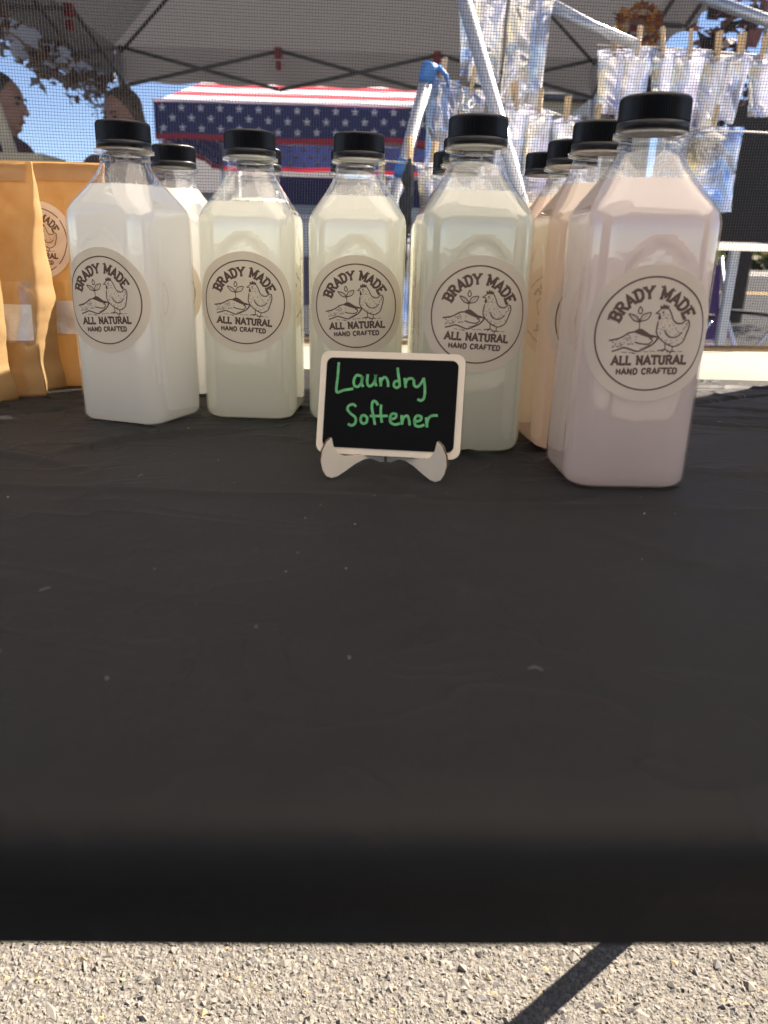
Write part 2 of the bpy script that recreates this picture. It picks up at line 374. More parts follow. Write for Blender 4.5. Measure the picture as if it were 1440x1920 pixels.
def cloth_mat():
    mt, nt, p, out = nt_new('black_tablecloth')
    p.inputs['Roughness'].default_value = 0.62; p.inputs['Specular IOR Level'].default_value = 0.22
    p.inputs['Sheen Weight'].default_value = 0.03; p.inputs['Sheen Roughness'].default_value = 0.45
    tc = N(nt, 'ShaderNodeTexCoord')
    no = N(nt, 'ShaderNodeTexNoise', Scale=7.0, Detail=6.0, Roughness=0.65); nt.links.new(tc.outputs['Object'], no.inputs['Vector'])
    cr = N(nt, 'ShaderNodeValToRGB'); e = cr.color_ramp.elements
    e[0].position = 0.3; e[0].color = (0.0036, 0.0036, 0.0038, 1); e[1].position = 0.72; e[1].color = (0.0074, 0.0073, 0.0075, 1)
    nt.links.new(no.outputs[0], cr.inputs[0]); nt.links.new(cr.outputs[0], p.inputs['Base Color'])
    w1 = N(nt, 'ShaderNodeTexNoise', Scale=900.0, Detail=2.0); w2 = N(nt, 'ShaderNodeTexNoise', Scale=38.0, Detail=5.0, Roughness=0.6)
    nt.links.new(tc.outputs['Object'], w1.inputs['Vector']); nt.links.new(tc.outputs['Object'], w2.inputs['Vector'])
    b1 = N(nt, 'ShaderNodeBump', Strength=0.5, Distance=0.0003); nt.links.new(w1.outputs[0], b1.inputs['Height'])
    b2 = N(nt, 'ShaderNodeBump', Strength=0.6, Distance=0.0016); nt.links.new(w2.outputs[0], b2.inputs['Height'])
    nt.links.new(b1.outputs[0], b2.inputs['Normal'])
    prev = b2
    for sc_, st_, ds_, sq in ((5.5, (1.0, 2.6, 1.0), 0.0048, 18.0), (11.0, (1.3, 2.0, 1.0), 0.0030, 20.0)):
        mp = N(nt, 'ShaderNodeMapping'); mp.inputs['Scale'].default_value = st_; mp.inputs['Rotation'].default_value = (0, 0, .22 * sc_ / 5)
        nt.links.new(tc.outputs['Object'], mp.inputs['Vector'])
        nz_ = N(nt, 'ShaderNodeTexNoise', Scale=sc_, Detail=2.0, Roughness=0.5, Distortion=0.6); nt.links.new(mp.outputs[0], nz_.inputs['Vector'])
        a1 = N(nt, 'ShaderNodeMath', operation='SUBTRACT'); a1.inputs[1].default_value = 0.5; nt.links.new(nz_.outputs[0], a1.inputs[0])
        a2 = N(nt, 'ShaderNodeMath', operation='ABSOLUTE'); nt.links.new(a1.outputs[0], a2.inputs[0])
        a3 = N(nt, 'ShaderNodeMath', operation='MULTIPLY_ADD'); a3.inputs[1].default_value = -2.0; a3.inputs[2].default_value = 1.0; nt.links.new(a2.outputs[0], a3.inputs[0])
        a4 = N(nt, 'ShaderNodeMath', operation='POWER'); a4.inputs[1].default_value = sq; nt.links.new(a3.outputs[0], a4.inputs[0])
        sel = N(nt, 'ShaderNodeTexNoise', Scale=3.1 * sc_ / 5.5, Detail=1.0); nt.links.new(tc.outputs['Object'], sel.inputs['Vector'])
        sm = N(nt, 'ShaderNodeMapRange'); sm.inputs[1].default_value = .45; sm.inputs[2].default_value = .68; nt.links.new(sel.outputs[0], sm.inputs[0])
        a5_ = N(nt, 'ShaderNodeMath', operation='MULTIPLY'); nt.links.new(a4.outputs[0], a5_.inputs[0]); nt.links.new(sm.outputs[0], a5_.inputs[1])
        # the cloth is most rumpled round the bottles
        sxy = N(nt, 'ShaderNodeSeparateXYZ'); nt.links.new(tc.outputs['Object'], sxy.inputs[0])
        ym = N(nt, 'ShaderNodeMapRange'); ym.inputs[1].default_value = .30; ym.inputs[2].default_value = .52; ym.inputs[3].default_value = .25; nt.links.new(sxy.outputs['Y'], ym.inputs[0])
        a5 = N(nt, 'ShaderNodeMath', operation='MULTIPLY'); nt.links.new(a5_.outputs[0], a5.inputs[0]); nt.links.new(ym.outputs[0], a5.inputs[1])
        bb = N(nt, 'ShaderNodeBump', Strength=0.8, Distance=ds_); nt.links.new(a5.outputs[0], bb.inputs['Height']); nt.links.new(prev.outputs[0], bb.inputs['Normal']); prev = bb
    nt.links.new(prev.outputs[0], p.inputs['Normal'])
    return mt
M['cloth'] = cloth_mat()
creases = []
rc = random.Random(21)
for i in range(70):
    cx, cyy = rc.uniform(-0.75, 0.75), rc.uniform(0.42, 0.95)
    a = rc.gauss(0.15, 0.5) * rc.choice((1, 1, -1)); L = rc.uniform(0.04, 0.16)
    creases.append((cx, cyy, math.cos(a), math.sin(a), L, rc.uniform(0.0030, 0.0060), rc.uniform(0.0016, 0.0044) * rc.choice((1, 1, -1))))
for i in range(26):
    cx, cyy = rc.uniform(-0.45, 0.45), rc.uniform(0.22, 0.46)
    a = rc.gauss(0, 0.7); L = rc.uniform(0.03, 0.10)
    creases.append((cx, cyy, math.cos(a), math.sin(a), L, rc.uniform(0.004, 0.008), rc.uniform(0.0005, 0.0014)))
def cloth_h(x, y):
    h = 0.0009 * noise.noise(Vector((x * 6, y * 9, 3.1))) + 0.0005 * noise.noise(Vector((x * 17, y * 23, 8.0)))
    for cx, c2, ca, sa, L, w, hh in creases:
        dx, dy = x - cx, y - c2
        u = dx * ca + dy * sa
        if abs(u) > L: continue
        v = -dx * sa + dy * ca + 0.012 * math.sin(u * 25 + cx * 9)
        if abs(v) < 3 * w: h += hh * math.exp(-(v / w) ** 2) * (1 - (u / L) ** 2)
    # two pressed fold lines of the packed cloth
    for yy, sl in ((0.432, -0.03), (0.70, 0.02)):
        v = y - yy - sl * x
        if abs(v) < 0.012: h += 0.0026 * math.exp(-abs(v) / 0.0030)
    return h
def tablecloth():
    mb = MB(); prof = []
    # front hem, rounded edge, flat top, back edge
    for k in range(5): prof.append((0.1555 + 0.0012 * math.sin(k), -0.036 + 0.005 * k, 0))
    for k in range(7):
        a = k / 6 * math.pi / 2; prof.append((0.1675 - 0.012 * math.cos(a), -0.012 + 0.012 * math.sin(a), 0))
    ys = [0.1675 + .006 * k for k in range(1, 35)] + [0.3735 + .0030 * k for k in range(0, 193)]
    for y_ in ys: prof.append((y_, 0.0, 1))
    for k in range(7):
        a = k / 6 * math.pi / 2; prof.append((0.955 + 0.012 * math.sin(a), -0.012 + 0.012 * math.cos(a), 0))
    prof.append((0.967, -0.03, 0)); prof.append((0.967, -0.05, 0))
    xs = [-.912 + .0117 * k for k in range(36)] + [-.4908 + .0034 * k for k in range(289)] + [.4918 + .0117 * k for k in range(36)] + [.912]
    nx = len(xs) - 1; rings = []
    for i in range(-6, nx + 7):
        if i < 0: x = -0.912; dz = 0.03 * i
        elif i > nx: x = 0.912; dz = -0.03 * (i - nx)
        else: x = xs[i]; dz = 0
        row = []
        for (y, z, fl) in prof:
            hh = cloth_h(x, y) * 1.0 if (fl and dz == 0) else 0.0
            if not fl and z < -0.004 and y < 0.3: hh = 0.002 * noise.noise(Vector((x * 4, z * 3, 5)))
            if y < .5: y += (.0275 * x + .0027) * min(1, (.5 - y) / .3) if abs(x) < .5 else 0
            row.append((x, y, T + 0.001 + z + dz + hh + 0.0012 * (1 if fl else 0)))
        rings.append(row)
    n = len(prof); vs_ = [p for r_ in rings for p in r_]; fs = []
    for i in range(len(rings) - 1):
        for j in range(n - 1): fs.append((i * n + j, (i + 1) * n + j, (i + 1) * n + j + 1, i * n + j + 1))
    return mb.add(vs_, fs, True)
o = tablecloth().build('tablecloth', M['cloth']); tag(o, 'creased black cloth covering the table under the bottles', 'tablecloth')
TC = T + 0.0022                                  # where things stand on the cloth
# lint and dust
lm = MB(); rl = random.Random(5)
for i in range(190):
    x = rl.uniform(-0.4, 0.42); y = rl.uniform(0.22, 0.9)
    s = rl.choice((0.00015, 0.0002, 0.0002, 0.0003, 0.0003, 0.00045)); 
    if rl.random() < 0.93: lm.ball((x, y, TC + s * .6), s, 5, 4, (1.2, 1, .7))
    else:
        a = rl.uniform(0, 3.1); lm.tube([(x, y, TC + .0005), (x + .003 * math.cos(a), y + .003 * math.sin(a), TC + .0012), (x + .005 * math.cos(a + .4), y + .005 * math.sin(a + .4), TC + .0005)], 0.00007, 4)
o = lm.build('lint', mat('pale_lint', (0.55, 0.54, 0.50), 0.9)); tag(o, 'pale lint specks scattered on the black cloth', 'lint', kind='stuff')

# ------------------------------------------------------------------ printed round sticker
GL = {
 'A': (.82, [[(.02, 0), (.41, 1), (.80, 0)], [(.16, .33), (.66, .33)]], [(.02, 0), (.80, 0)]),
 'B': (.74, [[(.12, 0), (.12, 1)], [(.12, 1), (.45, 1), (.60, .90), (.60, .66), (.45, .54), (.12, .54)], [(.45, .54), (.66, .42), (.66, .13), (.47, 0), (.12, 0)]], [(.06, 0), (.06, 1)]),
 'C': (.74, [[(.68, .78), (.56, .95), (.34, 1), (.13, .82), (.07, .5), (.13, .18), (.34, 0), (.56, .05), (.68, .22)]], []),
 'D': (.80, [[(.12, 0), (.12, 1)], [(.12, 1), (.42, 1), (.66, .82), (.72, .5), (.66, .18), (.42, 0), (.12, 0)]], [(.06, 0), (.06, 1)]),
 'E': (.68, [[(.12, 0), (.12, 1)], [(.12, 1), (.60, 1), (.60, .84)], [(.12, .52), (.48, .52)], [(.12, 0), (.62, 0), (.62, .17)]], [(.06, 0), (.06, 1)]),
 'F': (.64, [[(.12, 0), (.12, 1)], [(.12, 1), (.60, 1)], [(.12, .52), (.50, .52)]], [(.12, 0)]),
 'H': (.78, [[(.12, 0), (.12, 1)], [(.66, 0), (.66, 1)], [(.12, .52), (.66, .52)]], []),
 'L': (.66, [[(.14, 0), (.14, 1)], [(.14, 0), (.60, 0), (.60, .2)]], [(.06, 0), (.14, 1)]),
 'M': (.98, [[(.14, 0), (.14, 1), (.49, .25), (.84, 1), (.84, 0)]], [(.14, 0), (.84, 0), (.08, 1), (.90, 1)]),
 'N': (.84, [[(.14, 0), (.14, 1), (.70, 0), (.70, 1)]], [(.14, 0), (.08, 1), (.70, 1)]),
 'R': (.78, [[(.12, 0), (.12, 1)], [(.12, 1), (.46, 1), (.62, .88), (.62, .64), (.46, .52), (.12, .52)], [(.40, .52), (.70, 0)]], [(.12, 0), (.06, 1), (.72, 0)]),
 'T': (.76, [[(.38, 0), (.38, 1)], [(.04, .82), (.04, 1), (.72, 1), (.72, .82)]], [(.38, 0)]),
 'U': (.82, [[(.13, 1), (.13, .25), (.27, .03), (.41, 0), (.55, .03), (.69, .25), (.69, 1)]], [(.13, 1), (.69, 1)]),
 'Y': (.80, [[(.04, 1), (.40, .48), (.76, 1)], [(.40, .48), (.40, 0)]], [(.40, 0), (.06, 1), (.74, 1)]),
 ' ': (.45, [], []),
}
def jz(X, Y):                 # sticker drawing coordinates: ring radius = 1, x right, y up
    dx, dy = X - 717, Y - 853
    ux, uy, vx, vy = 565.0, -10.0, 55.0, -592.0
    det = ux * vy - uy * vx
    return ((dx * vy - dy * vx) / det, (ux * dy - uy * dx) / det)
def catmull(pts, k=4):
    if len(pts) < 3: return pts
    out = []
    for i in range(len(pts) - 1):
        p0, p1, p2, p3 = pts[max(i - 1, 0)], pts[i], pts[i + 1], pts[min(i + 2, len(pts) - 1)]
        for j in range(k):
            t = j / k
            out.append(tuple(0.5 * (2 * b + (c - a) * t + (2 * a - 5 * b + 4 * c - d) * t * t + (3 * b - a - 3 * c + d) * t ** 3) for a, b, c, d in zip(p0, p1, p2, p3)))
    out.append(pts[-1]); return out
def strip2d(pts, w, maxlen=0.05):
    """mitred ribbon along a 2D polyline: vertices and quads"""
    q = [pts[0]]
    for a, b in zip(pts, pts[1:]):
        L = math.dist(a, b); n = max(1, int(L / maxlen + .999))
        for k in range(1, n + 1): q.append((a[0] + (b[0] - a[0]) * k / n, a[1] + (b[1] - a[1]) * k / n))
    vs_ = []
    for i, p in enumerate(q):
        a = q[max(i - 1, 0)]; b = q[min(i + 1, len(q) - 1)]
        d1 = Vector((p[0] - a[0], p[1] - a[1])); d2 = Vector((b[0] - p[0], b[1] - p[1]))
        if d1.length < 1e-9: d1 = d2
        if d2.length < 1e-9: d2 = d1
        d1.normalize(); d2.normalize(); t = d1 + d2
        if t.length < 0.2: t = d2.copy()
        t.normalize(); n = Vector((-t.y, t.x)); k = 1 / max(0.55, n.dot(Vector((-d1.y, d1.x))))
        ww = (w[i] if isinstance(w, list) else w) * .5 * k
        vs_ += [(p[0] + n.x * ww, p[1] + n.y * ww), (p[0] - n.x * ww, p[1] - n.y * ww)]
    fs = [(2 * i + 1, 2 * i + 3, 2 * i + 2, 2 * i) for i in range(len(q) - 1)]
    return vs_, fs
ART = []                                       # list of (verts2d, faces)
def stroke(pts, w, smooth=True, k=4): ART.append(strip2d(catmull(pts, k) if smooth else pts, w))
def glyph(ch, fn, w, serif=0.0):
    gw, lines, sf = GL[ch]
    for l in lines: ART.append(strip2d([fn(*p) for p in l], w))
    if serif:
        for (x, y) in sf:
            ART.append(strip2d([fn(x - serif, y), fn(x + serif, y)], w * 0.62))
def build_art():
    stroke([(math.cos(a * math.pi / 48), math.sin(a * math.pi / 48)) for a in range(97)], 0.030, False)
    txt = 'BRADY MADE'; n = len(txt)
    tot = sum(GL[c][0] + .14 for c in txt); hgt = 0.20; r0 = 0.640
    ang = 160.0; span = 136.0
    for c in txt:
        gw = (GL[c][0] + .14) / tot * span; mid = ang - gw / 2
        sc = R(gw) * r0 / (GL[c][0] + .14) * 1.10
        def fn(x, y, mid=mid, g=GL[c][0], sc=sc):
            a = R(mid) - (x - g / 2) * sc / (r0 + .05); rr = r0 + y * hgt
            return (math.cos(a) * rr, math.sin(a) * rr)
        glyph(c, fn, 0.054, 0.19); ang -= gw
    def line(txt, u0, u1, v, h, w, serif):
        tot = sum(GL[c][0] + .12 for c in txt); s = (u1 - u0) / tot; x0 = u0
        for c in txt:
            glyph(c, lambda x, y, x0=x0: (x0 + (x + .06) * s, v + y * h), w, serif); x0 += (GL[c][0] + .12) * s
    line('ALL NATURAL', -0.68, 0.70, -0.525, 0.145, 0.043, 0.19)
    line('HAND CRAFTED', -0.585, 0.555, -0.705, 0.102, 0.032, 0)
    J = lambda L: [jz(*p) for p in L]
    # hen
    stroke(J([(905, 585), (930, 640), (950, 700), (990, 735), (1040, 730), (1075, 702), (1105, 705), (1112, 750), (1100, 800), (1080, 850), (1050, 920), (1000, 960), (950, 975), (900, 960), (850, 930), (800, 880), (775, 830), (780, 770), (795, 710)]), 0.024)
    comb = J([(820, 592), (812, 572), (820, 546), (838, 562), (850, 530), (866, 552), (884, 536), (888, 560), (908, 548), (902, 590), (860, 585)])
    ART.append((comb, [tuple(range(len(comb)))]))
    stroke(J([(820, 592), (800, 607), (768, 631), (795, 633), (815, 640)]), 0.022, False)
    wat = J([(803, 645), (790, 680), (804, 706), (824, 682), (820, 650)]); ART.append((wat, [tuple(range(5))]))
    eye = [(jz(843, 620)[0] + .018 * math.cos(a), jz(843, 620)[1] + .018 * math.sin(a)) for a in [k * math.pi / 4 for k in range(8)]]
    ART.append((eye, [tuple(range(8))]))
    stroke(J([(858, 800), (880, 850), (930, 880), (990, 870), (1036, 828)]), 0.024)
    stroke(J([(1112, 710), (1085, 735), (1090, 760), (1070, 775)]), 0.010)
    for a in ([(865, 945), (862, 1012)], [(785, 1022), (860, 1006), (898, 1020)], [(860, 1008), (828, 1032)], [(942, 972), (936, 1030)], [(880, 1032), (936, 1026), (972, 1030)], [(936, 1026), (908, 1052)]):
        stroke(J(a), 0.021, False)
    r = random.Random(4)
    body = [(905, 585), (950, 700), (1040, 730), (1105, 715), (1080, 850), (1000, 950), (900, 950), (800, 870), (785, 770), (810, 690), (850, 600)]
    def inside(x, y):
        c = False; j = len(body) - 1
        for i in range(len(body)):
            (xi, yi), (xj, yj) = body[i], body[j]
            if (yi > y) != (yj > y) and x < (xj - xi) * (y - yi) / (yj - yi) + xi: c = not c
            j = i
        return c
    k = 0
    while k < 70:
        x, y = r.uniform(780, 1110), r.uniform(600, 960)
        if not inside(x, y): continue
        k += 1; a = math.atan2(y - 700, x - 900) * .3 + 1.1 + r.uniform(-.3, .3); L = r.uniform(9, 20)
        stroke(J([(x, y), (x + L * math.cos(a), y + L * math.sin(a))]), 0.010, False)
    # hand, soil and sprout
    stroke(J([(288, 916), (380, 895), (440, 868), (490, 836), (545, 824)]), 0.028)
    stroke(J([(314, 1030), (380, 1010), (440, 990), (500, 1005), (570, 1028), (620, 1016), (690, 980), (740, 950), (785, 900), (797, 874), (762, 876)]), 0.028)
    stroke(J([(552, 930), (600, 945), (680, 952), (720, 932), (732, 906), (700, 892)]), 0.024)
    stroke(J([(735, 945), (768, 912), (782, 884)]), 0.014)
    stroke(J([(470, 850), (500, 870), (508, 900)]), 0.012)
    stroke(J([(600, 1005), (660, 985), (715, 955)]), 0.012)
    soil = J([(535, 826), (565, 805), (600, 788), (635, 795), (672, 822), (712, 850), (772, 864), (762, 880), (722, 890), (660, 872), (600, 850)])
    ART.append((soil, [tuple(range(len(soil)))]))
    stroke(J([(600, 792), (603, 720)]), 0.018, False)
    for lf in ([(603, 722), (545, 704), (515, 670), (497, 638), (560, 655), (590, 685), (603, 722)], [(605, 716), (620, 672), (650, 640), (718, 625), (700, 672), (668, 700), (605, 716)], [(612, 560), (592, 600), (598, 632), (620, 632), (631, 602), (612, 560)]):
        stroke(J(lf), 0.022)
    stroke(J([(603, 720), (530, 655)]), 0.008, False); stroke(J([(605, 716), (690, 642)]), 0.008, False)
    for i in range(46):
        x = r.uniform(310, 560); y = 900 + (x - 310) * -.16 + r.uniform(8, 95); L = r.uniform(10, 24)
        if y < 1010: stroke(J([(x, y), (x + L, y + r.uniform(-2, 5))]), 0.0085, False)
    for x0, x1, y in ((415, 470, 1038), (490, 550, 1042), (640, 690, 1030), (700, 760, 1024), (990, 1045, 1026), (520, 560, 1050)):
        stroke(J([(x0, y), (x1, y + 3)]), 0.010, False)
build_art()

LBL_R, LBL_Z = 0.0392, 0.097
HW, CR = 0.0390, 0.0178
def bsurf(s, z, off):
    """point on the front of the bottle body at arc length s from the middle, height z"""
    fl = HW - CR
    if abs(s) <= fl: return (s, -HW - off, z)
    a = (abs(s) - fl) / CR; sg = 1 if s > 0 else -1
    return (sg * (fl + (CR + off) * math.sin(a)), -(fl + (CR + off) * math.cos(a)), z)
def label_mesh(surf, name, rad=LBL_R):
    mb = MB(); nr, ns = 10, 64; vs_ = [surf(0, 0, .0003)]; fs = []
    for i in range(1, nr + 1):
        for j in range(ns):
            a = 2 * math.pi * j / ns; r_ = rad * i / nr; vs_.append(surf(r_ * math.cos(a), r_ * math.sin(a), .0003))
    for j in range(ns): fs.append((0, 1 + j, 1 + (j + 1) % ns))
    for i in range(nr - 1):
        for j in range(ns): fs.append((1 + i * ns + j, 1 + (i + 1) * ns + j, 1 + (i + 1) * ns + (j + 1) % ns, 1 + i * ns + (j + 1) % ns))
    mb.add(vs_, fs, True); me = mb.mesh(name); me.materials.append(M['paper']); return me
def print_mesh(surf, name, rad=LBL_R):
    mb = MB(); k = rad / 1.21
    for i, (v2, fs) in enumerate(ART):
        off = .00036 + (i % 7) * 1.6e-5
        mb.add([surf(x * k, y * k, off) for x, y in v2], fs, False)
    me = mb.mesh(name); me.materials.append(M['ink']); return me
bs = lambda x, y, off: bsurf(x, LBL_Z + y, off)
LABEL_ME = label_mesh(bs, 'label')
PRINTS = []
for ang in (0.0, -2.6, 1.9, 3.4):
    ca_, sa_ = math.cos(R(ang)), math.sin(R(ang))
    PRINTS.append(print_mesh(lambda x, y, off, ca_=ca_, sa_=sa_: bs(x * ca_ - y * sa_, x * sa_ + y * ca_, off), 'print'))

# ------------------------------------------------------------------ square juice bottles
def rsq(z, hw, r, ns=24, na=10, off=0.0, panel=False):
    hw -= off; r = max(0.0004, min(r - off, hw - 0.0003)); fl = hw - r; pts = []
    for side in range(4):
        c, s_ = math.cos(side * math.pi / 2), math.sin(side * math.pi / 2)
        loc = []
        for i in range(ns):
            u = -fl + 2 * fl * i / ns; d = hw
            if panel:
                top = 0.148 - (u / 0.0195) ** 2 * 0.016
                e = min(0.0195 - abs(u), top - z)
                t = max(0.0, min(1.0, e / 0.0022)); d = hw - 0.0012 * t * t * (3 - 2 * t) * max(0, min(1, (z - .012) / .06))
            loc.append((u, -d))
        for i in range(na):
            a = math.pi / 2 * i / na; loc.append((fl + r * math.sin(a), -(fl + r * math.cos(a))))
        for x, y in loc: pts.append((x * c - y * s_, x * s_ + y * c, z))
    return pts
PROF = [(0.0004, .0300, .012), (.0010, .0335, .0135), (.0026, .0362, .0148), (.0055, .0382, .0156), (.0090, .0390, .0178)]
PROF += [(.0090 + .0029 * k, .0390, .0178) for k in range(1, 50)]
PROF += [(.1540, .0390, .0178), (.1580, .0389, .0179), (.1620, .0383, .0182), (.1655, .0370, .0187), (.1700, .0343, .0192), (.1760, .0304, .0206), (.1820, .0266, .0212), (.1880, .0231, .0212), (.1925, .0206, .0200), (.1950, .0192, .0189), (.1968, .0186, .0184)]
NECK = [(.1985, .0184), (.1995, .0190), (.2005, .0190), (.2014, .0184), (.2038, .0184), (.2044, .0220), (.2066, .0222), (.2072, .0183), (.2120, .0180), (.2235, .0178)]
def hw_at(z):
    for (z0, h0, r0), (z1, h1, r1) in zip(PROF, PROF[1:]):
        if z0 <= z <= z1:
            t = (z - z0) / (z1 - z0); return h0 + (h1 - h0) * t, r0 + (r1 - r0) * t
    return PROF[-1][1], PROF[-1][2]
def shell_mesh():
    mb = MB(); rings = [rsq(z, h, r, panel=(0.012 < z < 0.152)) for z, h, r in PROF]
    rings += [rsq(z, r, r) for z, r in NECK]
    mb.loft(rings, True, True, True); me = mb.mesh('shell'); me.materials.append(M['shell']); return me
SHELL_ME = shell_mesh()
def liquid_mesh(level, mt):
    mb = MB(); zs = [z for z, h, r in PROF if z < level - .001]
    zs = [z for i, z in enumerate(zs) if i < 5 or i % 4 == 0 or z > .15] + [level]
    rings = []
    for z in zs:
        h, r = hw_at(z); rings.append(rsq(max(z, .0016), h, r, 6, 8, off=0.0013))
    h, r = hw_at(level)
    mb.loft(rings, True, False, True)
    top = [rsq(level, h, r, 6, 8, off=.0013), rsq(level - .0008, h, r, 6, 8, off=.0030)]
    mb.loft(top, False, True, False)
    me = mb.mesh('liquid'); me.materials.append(mt); return me
def foam_mesh(level, seed):
    mb = MB(); r_ = random.Random(seed); h, r = hw_at(level); ring = rsq(level, h, r, 12, 10, off=.0016)
    for i in range(120):
        p = Vector(r_.choice(ring)); s = r_.uniform(.0003, .0009)
        p.x *= 1 - r_.random() ** 2 * .12; p.y *= 1 - r_.random() ** 2 * .12
        mb.ball((p.x, p.y, level + s * .3), s, 6, 4)
    me = mb.mesh('foam'); me.materials.append(M['foam']); return me
def cap_meshes():
    mb = MB(); n = 180
    def ring(z, r, rib=0.0):
        return [((r - (rib if (j // 1) % 2 else 0)) * math.cos(2 * math.pi * j / n), (r - (rib if (j // 1) % 2 else 0)) * math.sin(2 * math.pi * j / n), z) for j in range(n)]
    mb.loft([ring(.2128, .0196), ring(.2130, .0204, .0009), ring(.2240, .0203, .0009), ring(.2252, .0199, .0002), ring(.2260, .0192), ring(.2263, .0180), ring(.2261, .0170)], True, True, False)
    cap = mb.mesh('cap'); cap.materials.append(M['cap'])
    mb = MB(); n2 = 72
    def ring2(z, r): return [(r * math.cos(2 * math.pi * j / n2), r * math.sin(2 * math.pi * j / n2), z) for j in range(n2)]
    mb.loft([ring2(.2076, .0198), ring2(.2077, .0206), ring2(.2122, .0204), ring2(.2126, .0198)], True, True, True)
    band = mb.mesh('tamper_band'); band.materials.append(M['cap']); return cap, band
CAP_ME, BAND_ME = cap_meshes()
def drops_mesh(seed, level):
    mb = MB(); r_ = random.Random(seed)
    for i in range(170):
        z = level + .002 + (0.198 - level) * r_.random() ** 1.3; h, r = hw_at(z); h -= .0006
        p = Vector(r_.choice(rsq(z, h, r, 14, 12))); s = r_.choice((.0003, .0004, .0005, .0008))
        mb.ball(p, s, 6, 4, (1, 1, r_.uniform(1, 1.6)))
    me = mb.mesh('condensation'); me.materials.append(M['drop']); return me
GRP = 'square bottles of laundry softener in rows on the black table'
def bottle(x, y, rz, level, liq, label, seed, detail=True):
    b = empty('bottle', (x, y, TC), label, 'bottle', GRP, R(rz))
    obj_from('shell', SHELL_ME, b)
    obj_from('liquid', liquid_mesh(level, LIQ[liq]), b)
    c = obj_from('cap', CAP_ME, b, rz=R(seed * 37)); obj_from('tamper_band', BAND_ME, c)
    l = obj_from('label', LABEL_ME, b, (0, 0, ((seed * 7) % 5 - 2) * .0006)); obj_from('print', PRINTS[(seed * 3) % 4], l)
    f = obj_from('foam', foam_mesh(level, seed), b); f['kind'] = 'stuff'
    if detail:
        d = obj_from('condensation', drops_mesh(seed + 50, level), b); d['kind'] = 'stuff'
    return b
A_ = bottle(-.2065, .6495, -19, .1815, 'white', 'front white bottle at the left end beside the kraft bags, turned to the left', 1)
# small moulded flower mark on its neck
fm = MB()
for k in range(7):
    a = k * math.pi / 3; rr = 0.0 if k == 6 else 0.0019
    cx = rr * math.cos(a); cz = .1978 + .0032 + rr * math.sin(a)
    fm.tube([(cx + .0009 * math.cos(t * .785), -.0196, cz + .0009 * math.sin(t * .785)) for t in range(8)], .00018, 4, closed=True)
o = fm.build('moulded_mark', M['drop'], A_); o.rotation_euler = (0, 0, R(19 + 20))
bottle(-.205, .787, -12, .189, 'white', 'bright white bottle standing behind the leftmost front bottle', 2)
bottle(-.1153, .6814, -2, .173, 'cream', 'front pale cream bottle with the lowest fill, second front bottle from the left', 3)
bottle(-.1255, .790, 0, .182, 'cream', 'cream bottle hidden behind the second front bottle, only its right edge showing', 4, False)
bottle(-.0275, .6798, 1, .1795, 'cream', 'front cream bottle just behind the left half of the chalkboard sign', 5)
bottle(-.0375, .785, 0, .182, 'cream', 'cream bottle hidden behind the one left of the chalkboard, cap edge showing', 6, False)
bottle(.0576, .5845, 5, .1785, 'green', 'front pale green bottle partly covered by the right end of the chalkboard', 7)
bottle(.0610, .690, 2, .182, 'green', 'pale green bottle directly behind the green front bottle', 8, False)
bottle(.0575, .783, 0, .181, 'green', 'farthest pale green bottle, its cap showing left of the green front bottle', 9, False)
bottle(.1513, .5012, 2.5, .1815, 'pink', 'nearest and largest bottle, pinkish lavender, at the right front', 10)
bottle(.1455, .5960, 5, .186, 'peach', 'peach bottle directly behind the large pink front bottle', 11)
bottle(.1460, .6900, 2, .184, 'peach', 'second peach bottle behind the large pink one, third in that row', 12, False)
bottle(.1415, .7720, 0, .183, 'peach', 'last peach bottle at the back of the right hand row', 13, False)

# ------------------------------------------------------------------ chalkboard sign on its easel
def rrect(w, h, r, n=6):
    pts = []
    for cx, cz, a0 in ((w / 2 - r, h / 2 - r, 0), (-w / 2 + r, h / 2 - r, 90), (-w / 2 + r, -h / 2 + r, 180), (w / 2 - r, -h / 2 + r, 270)):
        for k in range(n + 1):
            a = R(a0 + 90 * k / n); pts.append((cx + r * math.cos(a), cz + r * math.sin(a)))
    return pts[::-1]
BW, BH = 0.0945, 0.0665
sign = empty('chalkboard_sign', (0.0005, 0.4830, TC + 0.0132), 'small black chalkboard reading Laundry Softener in green handwriting', 'sign')
sign.rotation_euler = (R(-17), R(-1.2), R(-11))
MB().extrude([(x, z + BH / 2) for x, z in rrect(BW, BH, .006)], .003).build('board', M['ply'], sign)
MB().extrude([(x, z + BH / 2) for x, z in rrect(BW + .0003, BH + .0003, .0061)], .0016, Matrix.Translation((0, .0012, 0))).build('burnt_edge', M['char'], sign)
MB().extrude([(x, z + BH / 2) for x, z in rrect(BW - .0085, BH - .0085, .0042)], .0006, Matrix.Translation((0, -.0004, 0))).build('slate_panel', M['slate'], sign)
